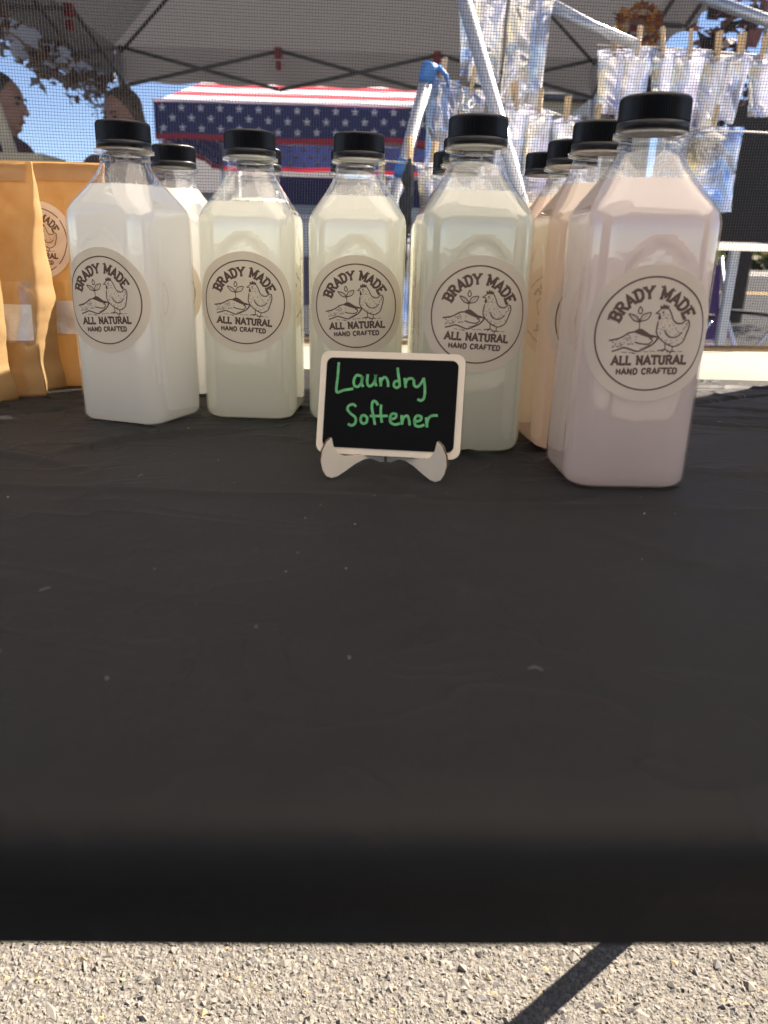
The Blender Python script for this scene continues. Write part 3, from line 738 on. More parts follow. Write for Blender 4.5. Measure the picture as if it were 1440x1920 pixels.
CH = [[(332, 255), (318, 360), (303, 472), (360, 462), (430, 452)],
 [(500, 362), (462, 352), (438, 390), (442, 430), (470, 435), (497, 400), (503, 362), (496, 415), (508, 438)],
 [(545, 345), (538, 400), (548, 432), (575, 425), (598, 385), (603, 350), (598, 405), (606, 435)],
 [(635, 370), (638, 436)], [(638, 432), (645, 390), (672, 368), (690, 395), (693, 440)],
 [(776, 398), (745, 400), (735, 430), (755, 448), (778, 432)], [(766, 298), (772, 360), (779, 442)],
 [(815, 375), (822, 448)], [(821, 420), (835, 388), (862, 378), (880, 386)],
 [(884, 388), (885, 430), (910, 440), (942, 405), (955, 376)], [(955, 376), (962, 450), (955, 520), (930, 543), (906, 532)],
 [(446, 586), (425, 568), (392, 578), (380, 605), (400, 635), (435, 665), (435, 705), (405, 726), (377, 712)],
 [(510, 650), (485, 655), (475, 690), (495, 712), (520, 700), (525, 668), (506, 649)],
 [(612, 576), (595, 548), (572, 552), (565, 600), (575, 660), (582, 722)], [(546, 655), (612, 656), (682, 655)], [(635, 570), (630, 640), (636, 706)],
 [(690, 682), (735, 672), (745, 645), (715, 640), (700, 665), (700, 700), (730, 720), (772, 712)],
 [(785, 650), (785, 722)], [(785, 718), (800, 670), (828, 656), (840, 690), (842, 728)],
 [(872, 702), (920, 690), (930, 665), (900, 655), (880, 685), (885, 725), (915, 735), (952, 722)],
 [(965, 668), (972, 742)], [(971, 712), (985, 672), (1015, 655), (1052, 655)]]
def to_board(X, Y):
    TL, TR, BRc, BL = (205, 165), (1262, 205), (1205, 985), (112, 925)
    u, v = .5, .5
    for _ in range(8):
        px = (1-u)*(1-v)*TL[0] + u*(1-v)*TR[0] + u*v*BRc[0] + (1-u)*v*BL[0]
        py = (1-u)*(1-v)*TL[1] + u*(1-v)*TR[1] + u*v*BRc[1] + (1-u)*v*BL[1]
        u -= (px - X) / 1070; v -= (py - Y - .04 * (px - X)) / 770
    return ((u - .5) * BW, (1 - v) * BH)
cm = MB()
for i, l in enumerate(CH):
    p2 = catmull([to_board(*p) for p in l], 5)
    v2, fs = strip2d(p2, .00165, .002)
    cm.add([(x + noise.noise(Vector((x * 900, z * 900, 1))) * .00012, -.00055 - (i % 5) * 3e-5, z) for x, z in v2], fs)
cm.build('chalk_writing', M['chalk'], sign)

easel = empty('easel', (0.0, 0.4935, TC), 'small pale wooden easel with two horned feet holding the chalkboard', 'easel')
FP = [(0.001, .0130), (.022, .0132), (.0300, .0136), (.0345, .0155), (.0375, .0200), (.0390, .0262), (.0425, .0235), (.0455, .0180), (.0465, .0120), (.0452, .0060), (.0425, .0018), (.0390, .0002), (.0350, .0008), (.0290, .0038), (.0220, .0078), (.0160, .0100), (.0110, .0102), (.0070, .0085), (.0040, .0070), (.001, .0068)]
for sgn, tipx, tipy in ((-1, -0.0345, -0.0195), (1, 0.0335, -0.0235)):
    ang = math.atan2(tipy, tipx)
    Mx = Matrix.Rotation(ang, 4, 'Z')
    o = MB().extrude(FP, .0028, Mx @ Matrix.Translation((0, -.0014 + sgn * .0015, 0))).build('foot', M['ply'], easel)
    e2 = MB().extrude([(x * 1.004 + (.00012 if x > .03 else 0), z * 1.003) for x, z in FP], .0017, Mx @ Matrix.Translation((0, -.00085 + sgn * .0015, 0))).build('burnt_edge', M['char'], o)

# ------------------------------------------------------------------ kraft paper bags with windows
def kraft_bag(x, y, rz, w, h, label, seed):
    b = empty('kraft_bag', (x, y, TC), label, 'paper bag', 'kraft paper bags at the left end of the table', R(rz))
    hw = w / 2
    def depth(z): t = min(1, z / h); return max(.0016, .034 * (1 - t ** 1.6))
    def front(u, z, off=0.0):
        d = depth(z); e = min(1.0, max(0.0, (hw - abs(u)) / .012))
        f1 = noise.noise(Vector((u * 16 + seed, z * 22 + u * 9, seed * 3.7))); f2 = noise.noise(Vector((u * 30 - z * 14, z * 34 + seed, 2)))
        cr_ = .0045 * (abs(f1) - .2) + .0028 * (abs(f2) - .2) + .0008 * noise.noise(Vector((u * 90, z * 80 + seed, 2)))
        return Vector((u, -d * (.75 + .25 * e) - cr_ * min(1, z / .02) * e - off, z))
    nu, nz = 56, 72; mb = MB(); rings = []
    for k in range(nz + 1):
        z = h * k / nz; d = depth(z); ring = []
        flare = 1 + .05 * max(0, 1 - z / .03) * .5
        wob = .0050 * noise.noise(Vector((seed, z * 14, 1))) + .0025 * abs(noise.noise(Vector((seed, z * 40, 4))))
        for i in range(nu + 1): 
            p = front(-hw + 2 * hw * i / nu, z); p.x = p.x * flare + (wob if i > nu * .7 else 0); ring.append(p)
        gus = .010 * (1 - z / h)
        ring.append(Vector((hw * flare - gus + wob, 0, z)))
        for i in range(nu + 1):
            u = hw - 2 * hw * i / nu; ring.append(Vector((u * flare + (wob if u > hw * .4 else 0), d * (.75 + .25 * min(1, (hw - abs(u)) / .012)) + .0015 * noise.noise(Vector((u * 30, z * 30, seed + 9))), z)))
        ring.append(Vector((-hw * flare + gus, 0, z))); rings.append(ring)
    mb.loft(rings, True, True, True); mb.build('paper', M['kraft'], b)
    # folded-over top strip, window film and powder seen through it
    def patch(u0, u1, z0, z1, off, name, mt, n=24, nz=12):
        q = MB(); vs_ = [front(u0 + (u1 - u0) * i / n, z0 + (z1 - z0) * k / nz, off) for k in range(nz + 1) for i in range(n + 1)]
        fs = [(k * (n + 1) + i, k * (n + 1) + i + 1, (k + 1) * (n + 1) + i + 1, (k + 1) * (n + 1) + i) for k in range(nz) for i in range(n)]
        return q.add(vs_, fs, True).build(name, mt, b)
    patch(-hw + .004, hw - .004, h - .017, h - .0005, .0014, 'top_fold', M['kraft'])
    patch(-hw + .010, hw - .004, .052, .084, .0014, 'powder', M['powder'])
    patch(-hw + .008, hw - .002, .050, .104, .0020, 'window', M['film'])
    sf = lambda x, y, off: front(x, .140 + y, off + .0014)
    lm_ = obj_from('label', label_mesh(sf, 'label', .0372), b)
    obj_from('print', print_mesh(sf, 'print', .0372), lm_)
    return b
kraft_bag(-.3500, .8220, 0, .134, .2135, 'kraft bag behind the other bags, its sticker half visible beside the white bottle', 3)
kraft_bag(-.3930, .7550, 1, .134, .2070, 'kraft bag with crumpled lower front, left of the half visible sticker', 11)
kraft_bag(-.4095, .6830, 2, .134, .2050, 'nearest kraft bag, only its lower corner showing at the left edge', 17)

# crate shelf added outside the frame, right end of the table, to shade the cloth
cs = empty('shade_crate', (.675, .862, TC), 'wooden crate shelf added out of view on the right end of the table for its shadow', 'shelf')
for sx_ in (-.165, .165): MB().box((sx_, 0, .19), (.016, .20, .38)).build('side_panel', M['tan'], cs)
MB().box((0, .094, .19), (.312, .010, .378)).build('back_panel', M['tan'], cs)
for zz in (.012, .19, .365): MB().box((0, -.004, zz), (.310, .184, .014)).build('shelf', M['tan'], cs)

# ------------------------------------------------------------------ screen wall behind the table
SCR = empty('mesh_screen', (0, 1.0, T), 'black mesh screen with cream hem hanging behind the bottles', 'screen')
def sy(x, z): return .055 * x + .006 * math.sin(x * 5 + z * 2) + .004 * math.sin(x * 13 - z * 5)
def screen():
    mb = MB(); pt = .0033; r_ = .00024; X0, X1, Z0, Z1 = -1.15, 1.45, .030, 1.285
    def thread(pts, vert):
        v = []; f = []
        for (x, z) in pts:
            y = sy(x, z)
            for k in range(3):
                a = 2.094 * k + .5
                if vert: v.append((x + r_ * math.cos(a), y + r_ * math.sin(a), z))
                else: v.append((x, y + .00045 + r_ * math.cos(a), z + r_ * math.sin(a)))
        for i in range(len(pts) - 1):
            for k in range(3): f.append((i * 3 + k, i * 3 + (k + 1) % 3, i * 3 + 3 + (k + 1) % 3, i * 3 + 3 + k))
        mb.add(v, f, True)
    nx = int((X1 - X0) / pt)
    for i in range(nx + 1):
        x = X0 + pt * i
        def sh(z, x=x): return x + .010 * noise.noise(Vector((x * 2.2, z * 2.6, .5))) + .004 * noise.noise(Vector((x * 9, z * 7, 4)))
        thread([(sh(Z0 + (Z1 - Z0) * k / 16), Z0 + (Z1 - Z0) * k / 16) for k in range(17)], True)
    nz = int((Z1 - Z0) / pt)
    for i in range(nz + 1):
        z = Z0 + pt * i
        def sv(x, z=z): return z + .007 * noise.noise(Vector((x * 2.3, z * 2.0, 9.5))) * min(1, (z - Z0) * 8) + .003 * noise.noise(Vector((x * 8, z * 9, 14))) * min(1, (z - Z0) * 8)
        thread([(X0 + (X1 - X0) * k / 40, sv(X0 + (X1 - X0) * k / 40)) for k in range(41)], False)
    return mb
o = screen().build('netting', M['thread'], SCR); o['kind'] = 'stuff'
def band(name, z0, z1, thick, mt, wav=0.0):
    mb = MB(); n = 80; rings = []
    for i in range(n + 1):
        x = -1.15 + 2.60 * i / n; w = wav * noise.noise(Vector((x * 7, z0, 2)))
        y = sy(x, z0) + w
        rings.append([(x, y - thick + .002 * math.sin(k_ * 1.7 + x * 9), z0 + (z1 - z0) * k_ / 4 + w * .5) for k_ in range(5)])
    mb.loft(rings, False, False, True, closed=False); return mb.build(name, mt, SCR)
band('hem_band', -.045, .029, .0012, M['hem'], .004)
band('webbing', .0285, .036, .0022, M['webbing'], .001)
band('top_tape', 1.28, 1.31, .0015, M['hem'])

# ------------------------------------------------------------------ canopies
def canopy(name, x0, x1, y0, y1, ze, zp, val, fab, legmat, label, red=None, truss=True, scissor=3, legs=True):
    cx, cyy = (x0 + x1) / 2, (y0 + y1) / 2
    c = empty(name, (cx, cyy, 0), label, 'canopy')
    hx, hy = (x1 - x0) / 2, (y1 - y0) / 2
    cor = [Vector((-hx, -hy, ze)), Vector((hx, -hy, ze)), Vector((hx, hy, ze)), Vector((-hx, hy, ze))]
    pk = Vector((0, 0, zp))
    for a, b in ((0, 1), (1, 2), (2, 3), (3, 0)):
        mb = MB(); n = 14; vs_ = []; fs = []
        for k in range(n + 1):
            t = k / n; l = cor[a].lerp(pk, t); r_ = cor[b].lerp(pk, t)
            for i in range(n + 1):
                p = l.lerp(r_, i / n); p.z -= .05 * math.sin(math.pi * i / n) * math.sin(math.pi * min(1, t * 1.1)) * (1 - t)
                vs_.append(p)
        for k in range(n):
            for i in range(n): fs.append((k * (n + 1) + i, k * (n + 1) + i + 1, (k + 1) * (n + 1) + i + 1, (k + 1) * (n + 1) + i))
        mb.add(vs_, fs, True).build('roof_panel', fab, c)
        # valance
        mb = MB(); n = 40; vs_ = []; fs = []
        d = (cor[b] - cor[a]).normalized(); nrm = Vector((d.y, -d.x, 0))
        for i in range(n + 1):
            p = cor[a].lerp(cor[b], i / n)
            for k in range(5):
                q = p + nrm * (.012 * k / 4 + .015 * (k / 4) * math.sin(i * .9)); q.z -= val * k / 4 + (.008 * math.sin(i * 1.3) if k == 4 else 0); vs_.append(q)
        for i in range(n):
            for k in range(4): fs.append((i * 5 + k, i * 5 + k + 1, i * 5 + 5 + k + 1, i * 5 + 5 + k))
        mb.add(vs_, fs, True).build('valance', fab, c)
        if truss:
            ins = -nrm * .05; dn = .24
            mb = MB(); P = [cor[a].lerp(cor[b], .015 + .97 * k / scissor) + ins for k in range(scissor + 1)]
            for k in range(scissor):
                mb.tube([P[k] + Vector((0, 0, -.02)), P[k + 1] + Vector((0, 0, -dn))], .011, 6)
                mb.tube([P[k] + Vector((0, 0, -dn)) - nrm * .02, P[k + 1] + Vector((0, 0, -.02)) - nrm * .02], .011, 6)
            tr_ = mb.build('truss', legmat, c)
            if red:
                for k in range(1, scissor):
                    MB().box(P[k] + Vector((0, 0, -.03)), (.05, .05, .06), bev=.008).build('joint', red, tr_)
                    MB().box(P[k] + Vector((0, 0, -.10)), (.035, .035, .05), bev=.008).build('joint', red, tr_)
        if legs:
            l = MB(); li = cor[a] + Vector((-cor[a].x, -cor[a].y, 0)).normalized() * .05
            l.box((li.x, li.y, ze / 2 - .01), (.032, .032, ze - .02), bev=.004)
            l.box((li.x, li.y, .006), (.11, .11, .012)); l.box((li.x, li.y, ze - .12), (.06, .06, .12), bev=.006)
            l.build('leg', M['steel'], c)
            MB().tube([li + Vector((0, 0, -.05)), li.lerp(Vector((0, 0, zp - .12)), .96)], .011, 6).build('rafter', legmat, c)
    return c
own = canopy('canopy', -1.42, 1.75, -1.605, 1.435, T + 1.50, T + 2.25, .18, M['whitefab'], M['steel'], 'white canopy roof over the table, above the picture')
for sx0, sy0, sx1, sy1 in ((-1.585, -1.515, -1.585, .0), (1.585, -1.515, 1.585, -.4)):  # side cloths added out of view to hold back light on the bottle fronts
    q = MB(); n = 40; vs_ = []; fs = []
    for i in range(n + 1):
        t = i / n; x = sx0 + (sx1 - sx0) * t; y = sy0 + (sy1 - sy0) * t; w_ = .02 * math.sin(i * .9)
        for z in (.02, .8, 1.6, T + 1.48): vs_.append((x + (w_ if sx0 == sx1 else 0), y + (w_ if sy0 == sy1 else 0), z))
    for i in range(n):
        for k in range(3): fs.append((i * 4 + k, i * 4 + k + 1, i * 4 + 5 + k, i * 4 + 4 + k))
    q.add(vs_, fs, True).build('blocker_wall', M['blockerfab'], own)
XL, XR = at(215, 85, 5.6).x, at(1128, 110, 5.6).x
cg = canopy('canopy', XL, XR, 3.0, 5.6, at(215, 85, 5.6).z, 2.95, .205, M['greyfab'], M['darksteel'], 'grey canopy with scissor truss and red joints behind the screen', red=M['red'])

# pale scalloped flap hanging along the left side of the grey canopy
M['flap'] = mat('pale_canopy_flap', (0.56, 0.52, 0.52), 0.85, var=0.08, vscale=6, trans=0.5, tcol=(0.62, 0.57, 0.57), bump=0.004, bscale=9)
fq = MB(); vs_ = []; fs = []; n = 60; zc = cg.location
zA, zB = at(182, 190, 5.6).z, at(60, 66, 3.95).z; ze_ = at(215, 85, 5.6).z
for i in range(n + 1):
    y = 3.02 + 2.56 * i / n; zb_ = zB + (zA - zB) * (y - 3.95) / 1.65 + .030 * abs(math.sin(i * .42)) - .02 + .02 * noise.noise(Vector((y * 5, 1, 1)))
    for k in range(6):
        t = k / 5; vs_.append((XL - .05 + .03 * t * math.sin(i * .8) - zc.x, y - zc.y, ze_ + (zb_ - ze_) * t))
for i in range(n):
    for k in range(5): fs.append((i * 6 + k, i * 6 + k + 1, i * 6 + k + 7, i * 6 + k + 6))
fq.add(vs_, fs, True).build('side_flap', M['flap'], cg)

# patriotic canopy farther back
FX0, FX1, FY0, FY1 = -1.925, 0.62, 6.9, 9.4
FZ, FV = at(290, 190, 6.9).z, 0.235
fc = empty('flag_canopy', ((FX0 + FX1) / 2, (FY0 + FY1) / 2, 0), 'stars and stripes canopy with navy star valance behind the grey canopy', 'canopy')
def stripes_mat():
    mt, nt, p, out = nt_new('red_white_stripes'); tc = N(nt, 'ShaderNodeTexCoord'); sx = N(nt, 'ShaderNodeSeparateXYZ')
    nt.links.new(tc.outputs['Object'], sx.inputs[0]); mu = N(nt, 'ShaderNodeMath', operation='MULTIPLY'); mu.inputs[1].default_value = 12.0
    nt.links.new(sx.outputs['Z'], mu.inputs[0]); fr = N(nt, 'ShaderNodeMath', operation='FRACT'); nt.links.new(mu.outputs[0], fr.inputs[0])
    gt = N(nt, 'ShaderNodeMath', operation='GREATER_THAN'); gt.inputs[1].default_value = 0.55; nt.links.new(fr.outputs[0], gt.inputs[0])
    mx = N(nt, 'ShaderNodeMix', data_type='RGBA'); nt.links.new(gt.outputs[0], mx.inputs[0])
    mx.inputs[6].default_value = (.80, .80, .84, 1); mx.inputs[7].default_value = (.55, .03, .06, 1)
    nt.links.new(mx.outputs[2], p.inputs['Base Color']); p.inputs['Roughness'].default_value = .85; return mt
M['stripes'] = stripes_mat()
hx, hy = (FX1 - FX0) / 2, (FY1 - FY0) / 2
cor = [Vector((-hx, -hy, FZ)), Vector((hx, -hy, FZ)), Vector((hx, hy, FZ)), Vector((-hx, hy, FZ))]; pk = Vector((0, 0, FZ + .8))
def star(cx, cz, y, r_):
    v = []; 
    for k in range(10):
        a = math.pi / 2 + k * math.pi / 5; rr = r_ if k % 2 == 0 else r_ * .42; v.append((cx + rr * math.cos(a), y, cz + rr * math.sin(a)))
    v.append((cx, y, cz)); return v, [(10, k, (k + 1) % 10) for k in range(10)]
for a, b in ((0, 1), (1, 2), (2, 3), (3, 0)):
    vs_ = []; n = 12; fs = []
    for k in range(n + 1):
        t = k / n; l = cor[a].lerp(pk, t); r_ = cor[b].lerp(pk, t)
        for i in range(n + 1):
            p = l.lerp(r_, i / n); p.z += .02 * noise.noise(Vector((p.x * 2, p.y * 2, 3))); vs_.append(p)
    for k in range(n):
        for i in range(n): fs.append((k * (n + 1) + i, k * (n + 1) + i + 1, (k + 1) * (n + 1) + i + 1, (k + 1) * (n + 1) + i))
    MB().add(vs_, fs, True).build('roof_panel', M['stripes'], fc)
    L = (cor[b] - cor[a]).length; piv = cor[a]; ang = math.atan2((cor[b] - cor[a]).y, (cor[b] - cor[a]).x)
    def place(o): o.location = piv; o.rotation_euler = (0, 0, ang)
    ry = lambda x: .016 * math.sin(x * 6.3 + a) + .008 * math.sin(x * 15.7 + 2 * a)
    rz_ = lambda x: .010 * math.sin(x * 4.1 + a) + .005 * math.sin(x * 11)
    def strip(z0, z1, off, amp0, amp1):
        n_ = 70; vv = []; ff = []
        for i in range(n_ + 1):
            x = -.01 + (L + .02) * i / n_
            for k in range(4):
                t = k / 3; am = amp0 + (amp1 - amp0) * t; vv.append((x, off + ry(x) * am, z0 + (z1 - z0) * t + rz_(x) * am))
        for i in range(n_):
            for k in range(3): ff.append((i * 4 + k, i * 4 + k + 1, i * 4 + k + 5, i * 4 + k + 4))
        return MB().add(vv, ff, True)
    v_ = strip(0, -FV, 0, 0, 1).build('valance', M['navy'], fc); place(v_)
    st = MB(); ns = int(L / .155)
    for row in range(3):
        for k in range(ns):
            x = .06 + k * .155 + (.0775 if row % 2 else 0); z_ = -.042 - row * .076; am = -z_ / FV
            for yy in (-.0045, .0045):
                if x < L - .04:
                    v2, f2 = star(x, z_, yy, .034); st.add([(q[0], q[1] + ry(q[0]) * (-q[2] / FV), q[2] + rz_(q[0]) * am) for q in v2], f2)
    st.build('stars', M['flagwhite'], v_)
    strip(-FV, -FV - .042, -.003, 1, 1.15).build('trim', M['flagred'], v_)
    MB().box((L / 2, -.002, .012), (L + .03, .010, .020)).build('piping', M['flagwhite'], v_)
    li = cor[a] * .98; MB().box((li.x, li.y, FZ / 2), (.035, .035, FZ - .02)).build('leg', M['steel'], fc)
o = MB().box(((FX0 + FX1) / 2, 9.55, 1.52), (2.3, .01, .30)).build('navy_banner', M['navy']); tag(o, 'plain navy cloth hung low behind the stars and stripes canopy', 'banner')
for xx in (-1, 1): MB().tube([(xx * 1.1, 0, -1.52 + 0), (xx * 1.1, 0, .18)], .02, 8).build('pole', M['steel'], o)
bpy.data.objects['navy_banner'].data.transform(Matrix.Translation((-(FX0 + FX1) / 2, -9.55, -1.52))); o.location = ((FX0 + FX1) / 2, 9.55, 1.52)

# ------------------------------------------------------------------ leaf garlands on the grey canopy, autumn tree, distant wood
def leaf_cloud(pts, size, rr):
    mb = MB()
    for p in pts:
        q = Matrix.Rotation(rr.uniform(0, 6.28), 3, 'Z') @ Matrix.Rotation(rr.uniform(0, 3.14), 3, 'X') @ Matrix.Rotation(rr.uniform(0, 6.28), 3, 'Z')
        s = size * rr.uniform(.6, 1.3)
        mb.add([q @ Vector(v) * s + Vector(p) for v in ((0, -.5, 0), (.38, -.05, .08), (.15, .2, 0), (0, .6, -.06), (-.15, .2, 0), (-.38, -.05, .08))], [(0, 1, 2, 3, 4, 5)])
    return mb
def leafmat(name, cols, trans=.4):
    mt, nt, p, out = nt_new(name); ge = N(nt, 'ShaderNodeNewGeometry'); cr = N(nt, 'ShaderNodeValToRGB'); cr.color_ramp.interpolation = 'CONSTANT'; e = cr.color_ramp.elements
    e[0].position = 0; e[0].color = (*cols[0], 1); e[1].position = 1 / len(cols); e[1].color = (*cols[1], 1)
    for i in range(2, len(cols)): a = e.new(i / len(cols)); a.color = (*cols[i], 1)
    nt.links.new(ge.outputs['Random Per Island'], cr.inputs[0]); nt.links.new(cr.outputs[0], p.inputs['Base Color']); p.inputs['Roughness'].default_value = .7
    t = N(nt, 'ShaderNodeBsdfTranslucent'); nt.links.new(cr.outputs[0], t.inputs[0]); mi = N(nt, 'ShaderNodeMixShader'); mi.inputs[0].default_value = trans
    nt.links.new(p.outputs[0], mi.inputs[1]); nt.links.new(t.outputs[0], mi.inputs[2]); nt.links.new(mi.outputs[0], out.inputs[0]); return mt
M['leaf_autumn'] = leafmat('autumn_leaves', [(.30, .22, .19), (.20, .11, .07), (.36, .20, .10), (.34, .28, .25), (.28, .22, .21)], .6)
M['leaf_dark'] = leafmat('dark_maroon_leaves', [(.06, .025, .03), (.045, .025, .025), (.08, .03, .03)], .25)
M['leaf_orange'] = leafmat('orange_leaves', [(.55, .20, .02), (.45, .12, .02), (.60, .30, .03), (.25, .06, .02)])
M['leaf_green'] = leafmat('green_leaves', [(.05, .08, .02), (.07, .09, .03), (.10, .09, .03)], .3)
def garland(p0, p1, n, mt, label, seed, spread=.05, size=.10):
    rr = random.Random(seed); p0 = Vector(p0); p1 = Vector(p1); mid = (p0 + p1) / 2
    g_ = empty('leaf_garland', mid, label, 'garland', 'leaf garlands on the grey canopy')
    pts = [p0.lerp(p1, k / 20) - mid + Vector((0, 0, -.04 * math.sin(math.pi * k / 20) - .015 * math.sin(k * 2))) for k in range(21)]
    MB().tube(pts, .006, 6).build('cord', M['webbing'], g_)
    lp = []
    for i in range(n):
        b = pts[rr.choice([1, 2, 3, 4, 8, 9, 10, 11, 12, 15, 16, 17, 18, 19])]; lp.append(b + Vector((rr.gauss(0, spread), rr.gauss(0, spread), rr.gauss(-.03, spread))))
    l = leaf_cloud(lp, size, rr).build('leaves', mt, g_); l['kind'] = 'stuff'; return g_
zv = at(215, 85, 5.6).z - .29
garland((XL - .02, 3.7, at(45, 70, 3.9).z + .09), (XL - .02, 5.5, at(182, 190, 5.6).z + .07), 330, M['leaf_autumn'], 'brown autumn leaf garland along the left edge of the grey canopy', 1, .055, .065)
garland((XR + .05, 3.4, zv + .02), (XR + .05, 5.5, zv), 200, M['leaf_dark'], 'dark leaf garland along the right edge of the grey canopy', 2)
p = at(1195, 62, 3.05)
wr = empty('leaf_wreath', p + Vector((0, 0, .01)), 'orange leaf wreath hanging above the row of foil pouches', 'wreath')
rr = random.Random(9); ring = [Vector((.055 * math.cos(a), rr.gauss(0, .012), .055 * math.sin(a))) for a in [rr.uniform(0, 6.28) for _ in range(150)]]
MB().tube([(.055 * math.cos(k * .5236), 0, .055 * math.sin(k * .5236)) for k in range(12)], .012, 8, closed=True).build('hoop', M['webbing'], wr)
l = leaf_cloud([q * rr.uniform(.8, 1.4) for q in ring], .05, rr).build('leaves', M['leaf_orange'], wr); l['kind'] = 'stuff'
MB().tube([(0, 0, .05), (0.02, 0, .32)], .004, 5).build('cord', M['webbing'], wr)

def tree(x, y, h, cr_, mt, label, seed, nleaf, lsize, trunk_r=.12):
    t = empty('tree', (x, y, 0), label, 'tree'); rr = random.Random(seed)
    mb = MB(); mb.tube([(0, 0, 0), (.05, .02, h * .25), (-.04, .05, h * .45), (.02, 0, h * .75)], [trunk_r, trunk_r * .8, trunk_r * .6, trunk_r * .2], 10)
    cl = []
    for k in range(16):
        a = rr.uniform(0, 6.28); z = h * rr.uniform(.35, .7); e = Vector((math.cos(a) * cr_ * rr.uniform(.4, .9), math.sin(a) * cr_ * rr.uniform(.4, .9), z + h * rr.uniform(.06, .25)))
        mb.tube([(0, 0, z), e * .5 + Vector((0, 0, z * .5)), e], [trunk_r * .4, trunk_r * .25, trunk_r * .08], 6); cl.append(e); cl.append(e * .6 + Vector((0, 0, z * .4)))
    mb.build('trunk', mat('bark_' + str(seed), (.09, .065, .05), .9, var=.3, vscale=15), t)
    lp = []
    for i in range(nleaf):
        c = rr.choice(cl); lp.append(c + Vector((rr.gauss(0, cr_ * .2), rr.gauss(0, cr_ * .2), rr.gauss(0, cr_ * .17))))
    o = leaf_cloud(lp, lsize, rr).build('crown', mt, t); o['kind'] = 'stuff'; return t
tree(at(1420, 60, 12).x + .3, 12.0, 3.9, 1.35, M['leaf_dark'], 'dark maroon leaved tree showing through the screen at the upper right', 31, 2600, .16)
rr = random.Random(77); lp = []
for i in range(9000):
    x = rr.uniform(-150, 190); y = rr.uniform(85, 110); hh = 4.5 + 2.5 * noise.noise(Vector((x * .09, 0, 0)))
    lp.append((x, y, abs(rr.gauss(0, .45)) * 0 + rr.random() ** .7 * max(1.5, hh)))
o = leaf_cloud(lp, 2.2, rr).build('distant_wood', M['leaf_green']); tag(o, 'low band of distant trees beyond the road', 'wood', kind='stuff')

# cream house far behind on the right
hs = empty('house', (at(1000, 230, 17).x, 17, 0), 'cream house with dark windows and gabled porch behind the foil pouches', 'house')
M['siding'] = mat('cream_siding', (.72, .66, .52), .8, var=.06, vscale=2); M['glass'] = mat('dark_window_glass', (.03, .035, .04), .1); M['shingle'] = mat('grey_shingles', (.10, .10, .11), .9, var=.2, vscale=6)
ztop = at(1000, 182, 17).z; W2 = 2.3
MB().box((0, 1.5, ztop / 2), (2 * W2, 3, ztop)).build('wall', M['siding'], hs)
MB().add([(-W2 - .3, -.4, ztop), (W2 + .3, -.4, ztop), (W2 + .3, 1.6, ztop + 1.3), (-W2 - .3, 1.6, ztop + 1.3), (-W2 - .3, 3.5, ztop), (W2 + .3, 3.5, ztop), (-W2 - .3, -.4, ztop - .08), (W2 + .3, -.4, ztop - .08), (W2 + .3, 3.5, ztop - .08), (-W2 - .3, 3.5, ztop - .08)],
         [(0, 1, 2, 3), (3, 2, 5, 4), (0, 3, 4), (1, 5, 2), (6, 7, 1, 0), (8, 9, 4, 5), (7, 8, 5, 1), (9, 6, 0, 4), (9, 8, 7, 6)]).build('roof', M['shingle'], hs)
for wx in (-1.6, -.5, 1.15):
    w_ = MB().box((wx, -.03, ztop - .65), (.62, .06, .55)).build('window', M['glass'], hs)
    MB().box((wx, -.05, ztop - .97), (.75, .09, .06)).build('sill', M['flagwhite'], w_)
    MB().box((wx, -.07, ztop - .65), (.035, .03, .55)).build('glazing_bar', M['flagwhite'], w_)
pch = MB().add([(.5, -.9, ztop - .45), (2.1, -.9, ztop - .45), (1.3, -.9, ztop + .15), (.5, 0, ztop - .45), (2.1, 0, ztop - .45), (1.3, 0, ztop + .15)], [(0, 1, 2), (3, 5, 4), (0, 2, 5, 3), (1, 4, 5, 2), (0, 3, 4, 1)]).build('porch_gable', M['siding'], hs)
for px_ in (.56, 2.04): MB().box((px_, -.85, (ztop - .45) / 2), (.09, .09, ztop - .452)).build('porch_post', M['siding'], pch)
# neighbouring house so the street goes on
h2 = empty('house', (-6.5, 34, 0), 'grey house with white windows far across the road on the left', 'house')
MB().box((0, 3, 1.5), (8, 6, 3.0)).build('wall', mat('grey_siding', (.35, .36, .37), .8), h2)
MB().add([(-4.3, -.4, 3.0), (4.3, -.4, 3.0), (4.3, 3, 4.9), (-4.3, 3, 4.9), (-4.3, 6.4, 3.0), (4.3, 6.4, 3.0)], [(0, 1, 2, 3), (3, 2, 5, 4), (0, 3, 4), (1, 5, 2), (0, 4, 5, 1)]).build('roof', M['shingle'], h2)
for wx in (-2.6, -.6, 2.4):
    w_ = MB().box((wx, -.03, 1.7), (1.0, .06, 1.1)).build('window', M['glass'], h2); MB().box((wx, -.06, 1.1), (1.2, .1, .08)).build('sill', M['flagwhite'], w_)

# ------------------------------------------------------------------ rack with hanging foil pouches
RY = 2.2
def pole(pa, pb, r_, name, label, mt, tapes=()):
    pa, pb = Vector(pa), Vector(pb); c = empty(name, pb, label, 'pole')
    t = MB().tube([(0, 0, 0), pa - pb], r_, 12).build('tube', mt, c)
    for tp in tapes:
        q = (pa - pb) * tp; d = (pa - pb).normalized()
        MB().tube([q - d * .022, q - d * .008, q + d * .008, q + d * .022], [r_ * 1.12, r_ * 1.3, r_ * 1.22, r_ * 1.12], 12).build('tape', M['tape'], c)
        MB().tube([q, q + Vector((r_ * 1.6, -.004, .012)), q + Vector((r_ * 2.6, -.004, -.004)), q + Vector((r_ * 3.0, -.002, -.03))], [.006, .007, .006, .002], 6).build('tape_end', M['tape'], c)
    return c
def to_ground(a, b):
    a, b = Vector(a), Vector(b); d = b - a; return a + d * (a.z / -d.z)
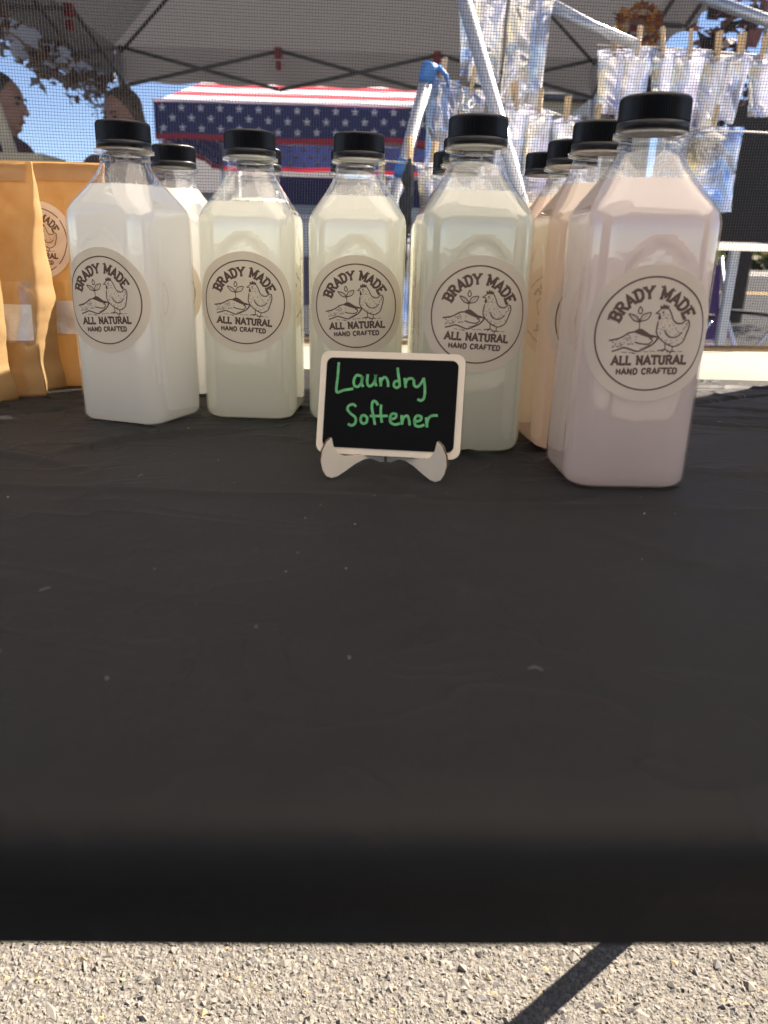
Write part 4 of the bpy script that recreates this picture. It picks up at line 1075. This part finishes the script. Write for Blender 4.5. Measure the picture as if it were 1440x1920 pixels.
a1, b1 = at(858, -40, 2.05), at(935, 225, 2.05)
pole(a1, to_ground(a1, b1), .0165, 'steel_pole', 'bright slanted steel pole running down behind the green bottle', M['steel'])
a2, b2 = at(803, 138, 2.1), at(752, 330, 2.1)
pole(a2, to_ground(a2, b2), .0165, 'steel_pole', 'steel pole leaning left with blue tape in front of the flag canopy', M['steel'], (1.0, .835))
a3, b3 = at(960, -14, 2.5), at(1192, 84, 2.12)
c3 = empty('steel_bar', b3, 'sloping steel bar above the foil pouches, right of the slanted pole', 'pole')
MB().tube([(0, 0, 0), a3 - b3], .0125, 10).build('tube', M['steel'], c3); MB().tube([(-.02, .03, .012), a3 - b3 + Vector((-.02, .03, .05))], .0085, 8).build('inner_tube', M['steel'], c3)
a4, b4 = at(1300, -12, 2.6), at(1640, 112, 2.4)
c4 = empty('steel_bar', b4, 'short grey steel bar crossing the top right corner', 'pole'); MB().tube([(0, 0, 0), a4 - b4], .016, 10).build('tube', M['steel'], c4)
MB().tube([(0, 0, 0), (0.02, 0, -b4.z)], .016, 10).build('post', M['steel'], c4)

FO = [foil_mat('silver_foil', (.74, .80, .97), .45), foil_mat('lavender_foil', (.76, .74, 1.0), .48, 520), foil_mat('cream_foil', (.86, .86, .80), .42, 360), foil_mat('blue_foil', (.42, .62, 1.0), .42, 460)]
def pouch_mesh(w, h, seed, mt):
    nx, nz = 22, 30; vs_ = []; fs = []
    def pt(i, k, side):
        u = i / nx * 2 - 1; t = k / nz; x = u * w / 2; z = -t * h
        e = max(0, (1 - u * u)) * max(0, min(1, t * 6)) * max(0, min(1, (1 - t) * 7))
        cr_ = .030 * abs(noise.noise(Vector((x * 15 + seed, z * 8, seed * 1.7)))) + .010 * abs(noise.noise(Vector((x * 30 + z * 12, z * 18 + seed, 5 + side))))
        y = side * (.010 * e) + (cr_ - .008) * (0.3 + e) + .008 * math.sin(u * 3 + seed)
        z += .010 * noise.noise(Vector((u * 2, seed, 3))) * t; x *= 1 - .12 * math.sin(t * 3.1) * (.5 + noise.noise(Vector((seed, 1, 1)))) + .03 * noise.noise(Vector((t * 5, seed, 2)))
        return (x, y, z)
    for side in (-1, 1):
        b = len(vs_); vs_ += [pt(i, k, side) for k in range(nz + 1) for i in range(nx + 1)]
        for k in range(nz):
            for i in range(nx):
                q = (b + k * (nx + 1) + i, b + k * (nx + 1) + i + 1, b + (k + 1) * (nx + 1) + i + 1, b + (k + 1) * (nx + 1) + i)
                fs.append(q if side > 0 else q[::-1])
    mb = MB().add(vs_, fs, True); me = mb.mesh('pouch'); me.materials.append(mt); return me
def pin_mesh():
    mb = MB()
    for s in (-1, 1): mb.extrude([(-.004, -.022), (.004, -.022), (.0048, 0), (.0048, .044), (-.0048, .044), (-.0048, 0)], .0052, Matrix.Translation((0, -.0026 + s * .0052, 0)) @ Matrix.Rotation(R(-4 * s), 4, 'X'))
    me = mb.mesh('prongs'); me.materials.append(M['pinwood']); return me
PIN = pin_mesh(); sp_ = MB().tube([(.0058 * math.cos(a * .6), .0058 * math.sin(a * .6) , .006 + .0006 * a) for a in range(22)], .0008, 5); SPR = sp_.mesh('spring'); SPR.materials.append(M['steel'])
ORD = ['first', 'second', 'third', 'fourth', 'fifth', 'sixth', 'seventh', 'eighth', 'ninth', 'tenth']
def hang_row(desc, line, bags, Y, linelabel):
    """line: pixel end points of the cord; bags: (px, py top, width px, height px, foil, yaw)"""
    k = Y / F_PX * 1.03
    P = [at(x, y, Y) for x, y in line]
    cord = empty('hanging_cord', P[0], linelabel, 'cord'); MB().tube([q - P[0] for q in P], .0022, 6).build('cord', M['rope'], cord)
    for i, (px, py, w, h, fm_, yaw) in enumerate(bags):
        q = at(px, py, Y)
        lab = '%s foil pouch from the left in %s' % (ORD[i], desc)
        b = empty('foil_pouch', q, lab, 'foil pouch', 'foil pouches hanging behind the screen', R(yaw))
        b.rotation_euler.y = R(rnd.uniform(-9, 9)); b.rotation_euler.x = R(rnd.uniform(-6, 6))
        obj_from('pouch', pouch_mesh(w * k, h * k, px * .37, FO[fm_]), b)
        MB().tube([(-w * k * .46, -.014, -.012), (w * k * .46, -.014, -.012)], .0018, 5).build('zip_seal', M['flagwhite'], b)
        pn = empty('clothespin', q + Vector((0, 0, .004)), 'clothespin on the %s pouch of %s' % (ORD[i], desc), 'clothespin', 'clothespins on the hanging cords', R(rnd.uniform(-25, 25)))
        pn.rotation_euler.y = R(rnd.uniform(-10, 10))
        obj_from('prongs', PIN, pn); obj_from('spring', SPR, pn)
hang_row('the bright upper right row', [(1120, 84), (1290, 92), (1470, 108)],
         [(1150, 92, 50, 96, 1, 12), (1196, 90, 46, 112, 0, -20), (1243, 92, 50, 100, 0, 18), (1294, 96, 52, 114, 1, -8), (1345, 100, 50, 106, 2, 15), (1388, 103, 40, 98, 0, -25), (1428, 106, 48, 88, 1, 8)], 2.2, 'white cord carrying the upper right row of foil pouches')
hang_row('the top row around the slanted pole', [(840, -30), (1060, -8)],
         [(880, -22, 34, 122, 3, 30), (922, -20, 52, 132, 2, -15), (1000, -12, 74, 166, 2, 14)], 2.3, 'white cord carrying the top row beside the slanted pole')
hang_row('the middle row above the green bottle', [(800, 142), (960, 190), (1170, 250)],
         [(830, 150, 54, 150, 0, -10), (884, 166, 50, 130, 0, 25), (966, 194, 48, 110, 0, -18), (1012, 206, 46, 124, 1, 12), (1062, 220, 48, 112, 0, -12), (1118, 236, 50, 118, 2, 16)], 2.15, 'white cord carrying the middle row of foil pouches')
hang_row('the short row right of the pink bottle cap', [(1240, 238), (1450, 250)],
         [(1262, 244, 60, 120, 0, 14), (1338, 238, 96, 130, 3, -12)], 2.1, 'white cord carrying the short row right of the pink bottle')
hang_row('the low row behind the middle bottles', [(700, 300), (900, 318)],
         [(716, 330, 40, 90, 0, 10), (768, 298, 40, 190, 0, 80), (812, 306, 60, 165, 0, -15)], 2.0, 'white cord carrying the low row between the middle bottles')
hang_row('the lowest row behind the middle bottles', [(700, 438), (900, 446)],
         [(735, 442, 52, 170, 3, 18), (782, 444, 54, 190, 3, -14), (840, 446, 60, 180, 0, 10)], 2.0, 'white cord carrying the lowest row between the middle bottles')
# dark-backed pouch hanging edge-on
for o in list(bpy.data.objects):
    if o.name.startswith('foil_pouch') and o['label'].startswith('second foil pouch from the left in the low row'):
        for ch in o.children:
            if ch.name.startswith('pouch'): ch.data.materials[0] = mat('black_foil', (.03, .03, .035), .3, metal=.4)
        o['label'] = 'narrow black foil pouch hanging edge on between the middle bottles'

# ------------------------------------------------------------------ white table with black display board, camp chair
BY = 2.85
zt = at(1400, 455, BY).z; zb = at(1400, 470, BY).z; ztp = at(1400, 200, BY).z; bx0 = at(1340, 462, BY).x
bn = empty('banner', (bx0, BY, 0), 'black cloth banner with bright white lower border right of the pink bottle', 'banner')
q = MB(); vs_ = []; fs = []; n = 40
for i in range(n + 1):
    for k in range(9): vs_.append((1.9 * i / n, .012 * noise.noise(Vector((i * .25, k * .5, 2))), zt + (ztp - zt) * k / 8))
for i in range(n):
    for k in range(8): fs.append((i * 9 + k, i * 9 + 9 + k, i * 9 + 10 + k, i * 9 + k + 1))
q.add(vs_, fs, True).build('cloth', M['black'], bn)
MB().add([(1.9 * i / 20, .004 * math.sin(i * 2.1), z) for i in range(21) for z in (zb, zt)], [(2 * i, 2 * i + 2, 2 * i + 3, 2 * i + 1) for i in range(20)], True).build('border', M['whitefab'], bn)
for lx in (1.0, 1.88): MB().tube([(lx, .03, 0), (lx, .03, ztp + .03)], .014, 10).build('post', M['steel'], bn)
chx = at(1345, 560, 4.2)
ch = empty('camp_chair', (chx.x, 4.2, 0), 'purple camp chair with aluminium legs seen below the black banner', 'chair', rz=R(25))
MB().box((0, 0, .42), (.46, .42, .025), bev=.008).build('seat', M['purple'], ch)
MB().box((0, .20, .66), (.46, .025, .40), Matrix.Rotation(R(-10), 4, 'X'), bev=.008).build('backrest', M['purple'], ch)
for s in (-1, 1):
    MB().tube([(s * .24, -.20, 0), (s * .24, .16, .62), (s * .24, .24, .90)], .011, 8).build('leg', M['alu'], ch)
    MB().tube([(s * .24, .22, 0), (s * .24, -.20, .60)], .011, 8).build('leg', M['alu'], ch)
    MB().box((s * .24, 0, .62), (.045, .42, .02), bev=.005).build('armrest', M['black'], ch)

# stall table with patterned cloth and white cooler under the flag canopy
stl = empty('stall_table', (-.75, 7.7, 0), 'stall table under a grey purple cloth below the flag canopy', 'table')
M['plum'] = mat('grey_purple_cloth', (.17, .13, .19), .85, var=.3, vscale=9)
MB().box((0, 0, .80), (1.7, .7, .03), bev=.01).build('table_top', M['plum'], stl)
MB().box((0, -.353, .60), (1.70, .006, .40)).build('cloth_drop', M['plum'], stl)
for lx in (-.8, .8):
    for ly in (-.3, .3): MB().tube([(lx, ly, 0), (lx, ly, .785)], .016, 8).build('leg', M['darksteel'], stl)
qx = at(560, 360, 7.6).x
cl = empty('cooler', (qx, 7.6, .815), 'white cooler box standing on the grey purple stall table', 'cooler')
MB().box((0, 0, .16), (.52, .34, .32), bev=.03).build('body', M['whiteplastic'], cl); MB().box((0, 0, .345), (.54, .36, .05), bev=.02).build('lid', M['whiteplastic'], cl)
MB().tube([(-.275, 0, .22), (-.31, 0, .22), (-.31, 0, .30), (.31, 0, .30), (.31, 0, .22), (.275, 0, .22)], .01, 6).build('handle', M['darksteel'], cl)
# tan stand at the left
ts = empty('display_stand', (at(4, 250, 2.6).x, 2.6, 0), 'tan wooden stand with leaning post at the far left beyond the screen', 'stand')
pt_ = at(-12, 195, 2.6); pb2 = at(24, 296, 2.6)
MB().box(((pt_.x + pb2.x) / 2 - ts.location.x, 0, (pt_.z + pb2.z) / 2), (.035, .02, .32), Matrix.Rotation(-math.atan2(pb2.x - pt_.x, pt_.z - pb2.z), 4, 'Y')).build('post', M['tan'], ts)
MB().box((at(30, 300, 2.6).x - ts.location.x, 0, at(40, 300, 2.6).z), (.24, .18, .022)).build('shelf', M['tan'], ts)
for lx in (-.1, .1): MB().box((at(30, 300, 2.6).x - ts.location.x + lx, 0, at(40, 300, 2.6).z / 2 - .006), (.03, .03, at(40, 300, 2.6).z - .012)).build('leg', M['tan'], ts)
# guy line from the grey canopy
gl = empty('guy_line', at(35, 82, 5.0), 'thin dark cord sloping across the sky left of the person with brown hair', 'cord')
MB().tube([(0, 0, 0), at(180, 200, 5.0) - at(35, 82, 5.0), at(196, 300, 5.0) - at(35, 82, 5.0)], .0035, 5).build('cord', M['darksteel'], gl)

# ------------------------------------------------------------------ people
def remeshed(name, mb, mt, parent, voxel=.010, smooth=4):
    me = mb.mesh(name + '_raw'); ob = bpy.data.objects.new(name + '_raw', me); col.objects.link(ob)
    md = ob.modifiers.new('r', 'REMESH'); md.mode = 'VOXEL'; md.voxel_size = voxel; md.use_smooth_shade = True
    ms = ob.modifiers.new('s', 'SMOOTH'); ms.factor = .5; ms.iterations = smooth
    dg = bpy.context.evaluated_depsgraph_get(); ev = ob.evaluated_get(dg)
    m2 = bpy.data.meshes.new_from_object(ev); m2.name = name
    for pl in m2.polygons: pl.use_smooth = True
    bpy.data.objects.remove(ob); m2.materials.clear(); m2.materials.append(mt)
    return obj_from(name, m2, parent)
def limb(mb, pts, rs, n=12):
    mb.tube(pts, rs, n)
    for p, r_ in zip(pts, rs): mb.ball(p, r_, 10, 8)
def person(loc, rz, hgt, label, hairmat, shirtmat, long_hair, headyaw, nod=0.0):
    """standing figure, local +X is where the body faces"""
    s = hgt / 1.70
    P = empty('person', loc, label, 'person', rz=R(rz))
    V = lambda x, y, z: Vector((x * s, y * s, z * s))
    H0 = V(.02, 0, 1.585); hr = Matrix.Rotation(R(headyaw), 3, 'Z') @ Matrix.Rotation(R(nod), 3, 'Y')
    hv = lambda x, y, z: H0 + hr @ V(x, y, z)
    b = MB()
    # head: skull, jaw, nose, ears, neck
    b.ball(hv(-.012, 0, .022), .092 * s, 16, 12, (1.06, .84, 1.02), hr)
    b.ball(hv(.020, 0, -.045), .062 * s, 14, 10, (1.05, .92, 1.10), hr)
    b.ball(hv(.056, 0, -.090), .026 * s, 10, 8, (1, 1.1, .8), hr)
    limb(b, [hv(.084, 0, .012), hv(.104, 0, -.024)], [.011 * s, .015 * s], 8)
    b.ball(hv(.078, 0, -.058), .020 * s, 8, 6, (.8, 1.3, .5), hr)
    for e in (-1, 1): b.ball(hv(-.008, e * .080, -.005), .026 * s, 8, 6, (.7, .35, 1.2), hr)
    limb(b, [V(0, 0, 1.40), V(.005, 0, 1.53)], [.062 * s, .055 * s])
    # trunk, arms, hands, legs
    limb(b, [V(-.01, 0, .95), V(0, 0, 1.15), V(0, 0, 1.32)], [.135 * s, .125 * s, .135 * s])
    for e in (-1, 1):
        limb(b, [V(0, e * .05, 1.36), V(-.01, e * .165, 1.36), V(-.02, e * .215, 1.12), V(.06, e * .20, .90)], [.07 * s, .058 * s, .043 * s, .030 * s])
        b.ball(V(.085, e * .20, .855), .036 * s, 8, 6, (.9, .5, 1.2))
        for k, (fl, fx) in enumerate(((.062, -.022), (.070, -.008), (.066, .008), (.052, .021))):
            q = V(.092 + fx, e * .195, .825); limb(b, [q, q + V(.012, -e * .006, -fl * .55), q + V(.012, -e * .022, -fl)], [.0085 * s, .008 * s, .007 * s], 8)
        q = V(.112, e * .19, .862); limb(b, [q, q + V(.022, -e * .012, -.024), q + V(.024, -e * .02, -.048)], [.010 * s, .009 * s, .008 * s], 8)
        limb(b, [V(0, e * .085, .92), V(.01, e * .095, .50), V(-.01, e * .10, .09)], [.088 * s, .056 * s, .040 * s])
        limb(b, [V(-.02, e * .10, .045), V(.14, e * .11, .035)], [.040 * s, .032 * s])
    body = remeshed('body', b, M['skin'], P, .0075 * s, 3)
    for e in (-1, 1):
        MB().ball(hv(.0795, e * .030, .010), .0115 * s, 8, 6, (.5, 1.2, .6), hr).build('eye', M['eye'], body)
        MB().tube([hv(.083, e * .014, .030), hv(.086, e * .030, .036), hv(.078, e * .048, .030)], .004 * s, 6).build('eyebrow', hairmat, body)
    MB().ball(hv(.090, 0, -.062), .016 * s, 8, 6, (.35, 1.2, .30), hr).build('mouth', M['lip'], body)
    h = MB()
    h.ball(hv(-.034, 0, .042), .094 * s, 16, 12, (1.04, .93, .98), hr); h.ball(hv(-.055, 0, .000), .080 * s, 14, 10, (.8, 1.0, 1.1), hr)
    if long_hair:
        for e in (-1, 1): limb(h, [hv(-.02, e * .078, .02), hv(-.03, e * .088, -.07), hv(-.035, e * .085, -.16)], [.030 * s, .032 * s, .022 * s])
        limb(h, [hv(-.085, 0, 0), hv(-.075, 0, -.10), hv(-.07, 0, -.19)], [.06 * s, .062 * s, .04 * s])
    remeshed('hair', h, hairmat, body, .008 * s, 2)
    t = MB()
    limb(t, [V(-.01, 0, .93), V(0, 0, 1.15), V(0, 0, 1.32), V(0, 0, 1.385)], [.150 * s, .142 * s, .150 * s, .085 * s])
    for e in (-1, 1): limb(t, [V(0, e * .06, 1.36), V(-.01, e * .168, 1.355), V(-.02, e * .213, 1.14)], [.085 * s, .072 * s, .060 * s])
    remeshed('shirt', t, shirtmat, P, .009 * s, 3)
    t = MB()
    limb(t, [V(-.01, -.04, .92), V(-.01, .04, .92)], [.148 * s, .148 * s])
    for e in (-1, 1): limb(t, [V(0, e * .085, .90), V(.01, e * .095, .50), V(-.01, e * .10, .08)], [.102 * s, .075 * s, .062 * s])
    remeshed('trousers', t, M['denim'], P, .009 * s, 3)
    for e in (-1, 1):
        f = MB(); limb(f, [V(-.03, e * .10, .042), V(.14, e * .11, .036)], [.046 * s, .038 * s]); remeshed('shoe', f, M['shoe'], P, .009 * s, 2)
    return P
p1 = at(-8, 130, 3.4); person((p1.x, 3.4, 0), -8, (p1.z) / 1.015, 'person in a dark maroon shirt in profile at the left edge', M['darkhair'], M['maroon'], False, 4, 6)
p2 = at(226, 158, 3.7); person((p2.x, 3.7, 0), -100, (p2.z) / 1.02, 'person with brown hair facing the table beneath the grey canopy', M['brownhair'], M['brownshirt'], True, -14, 14)
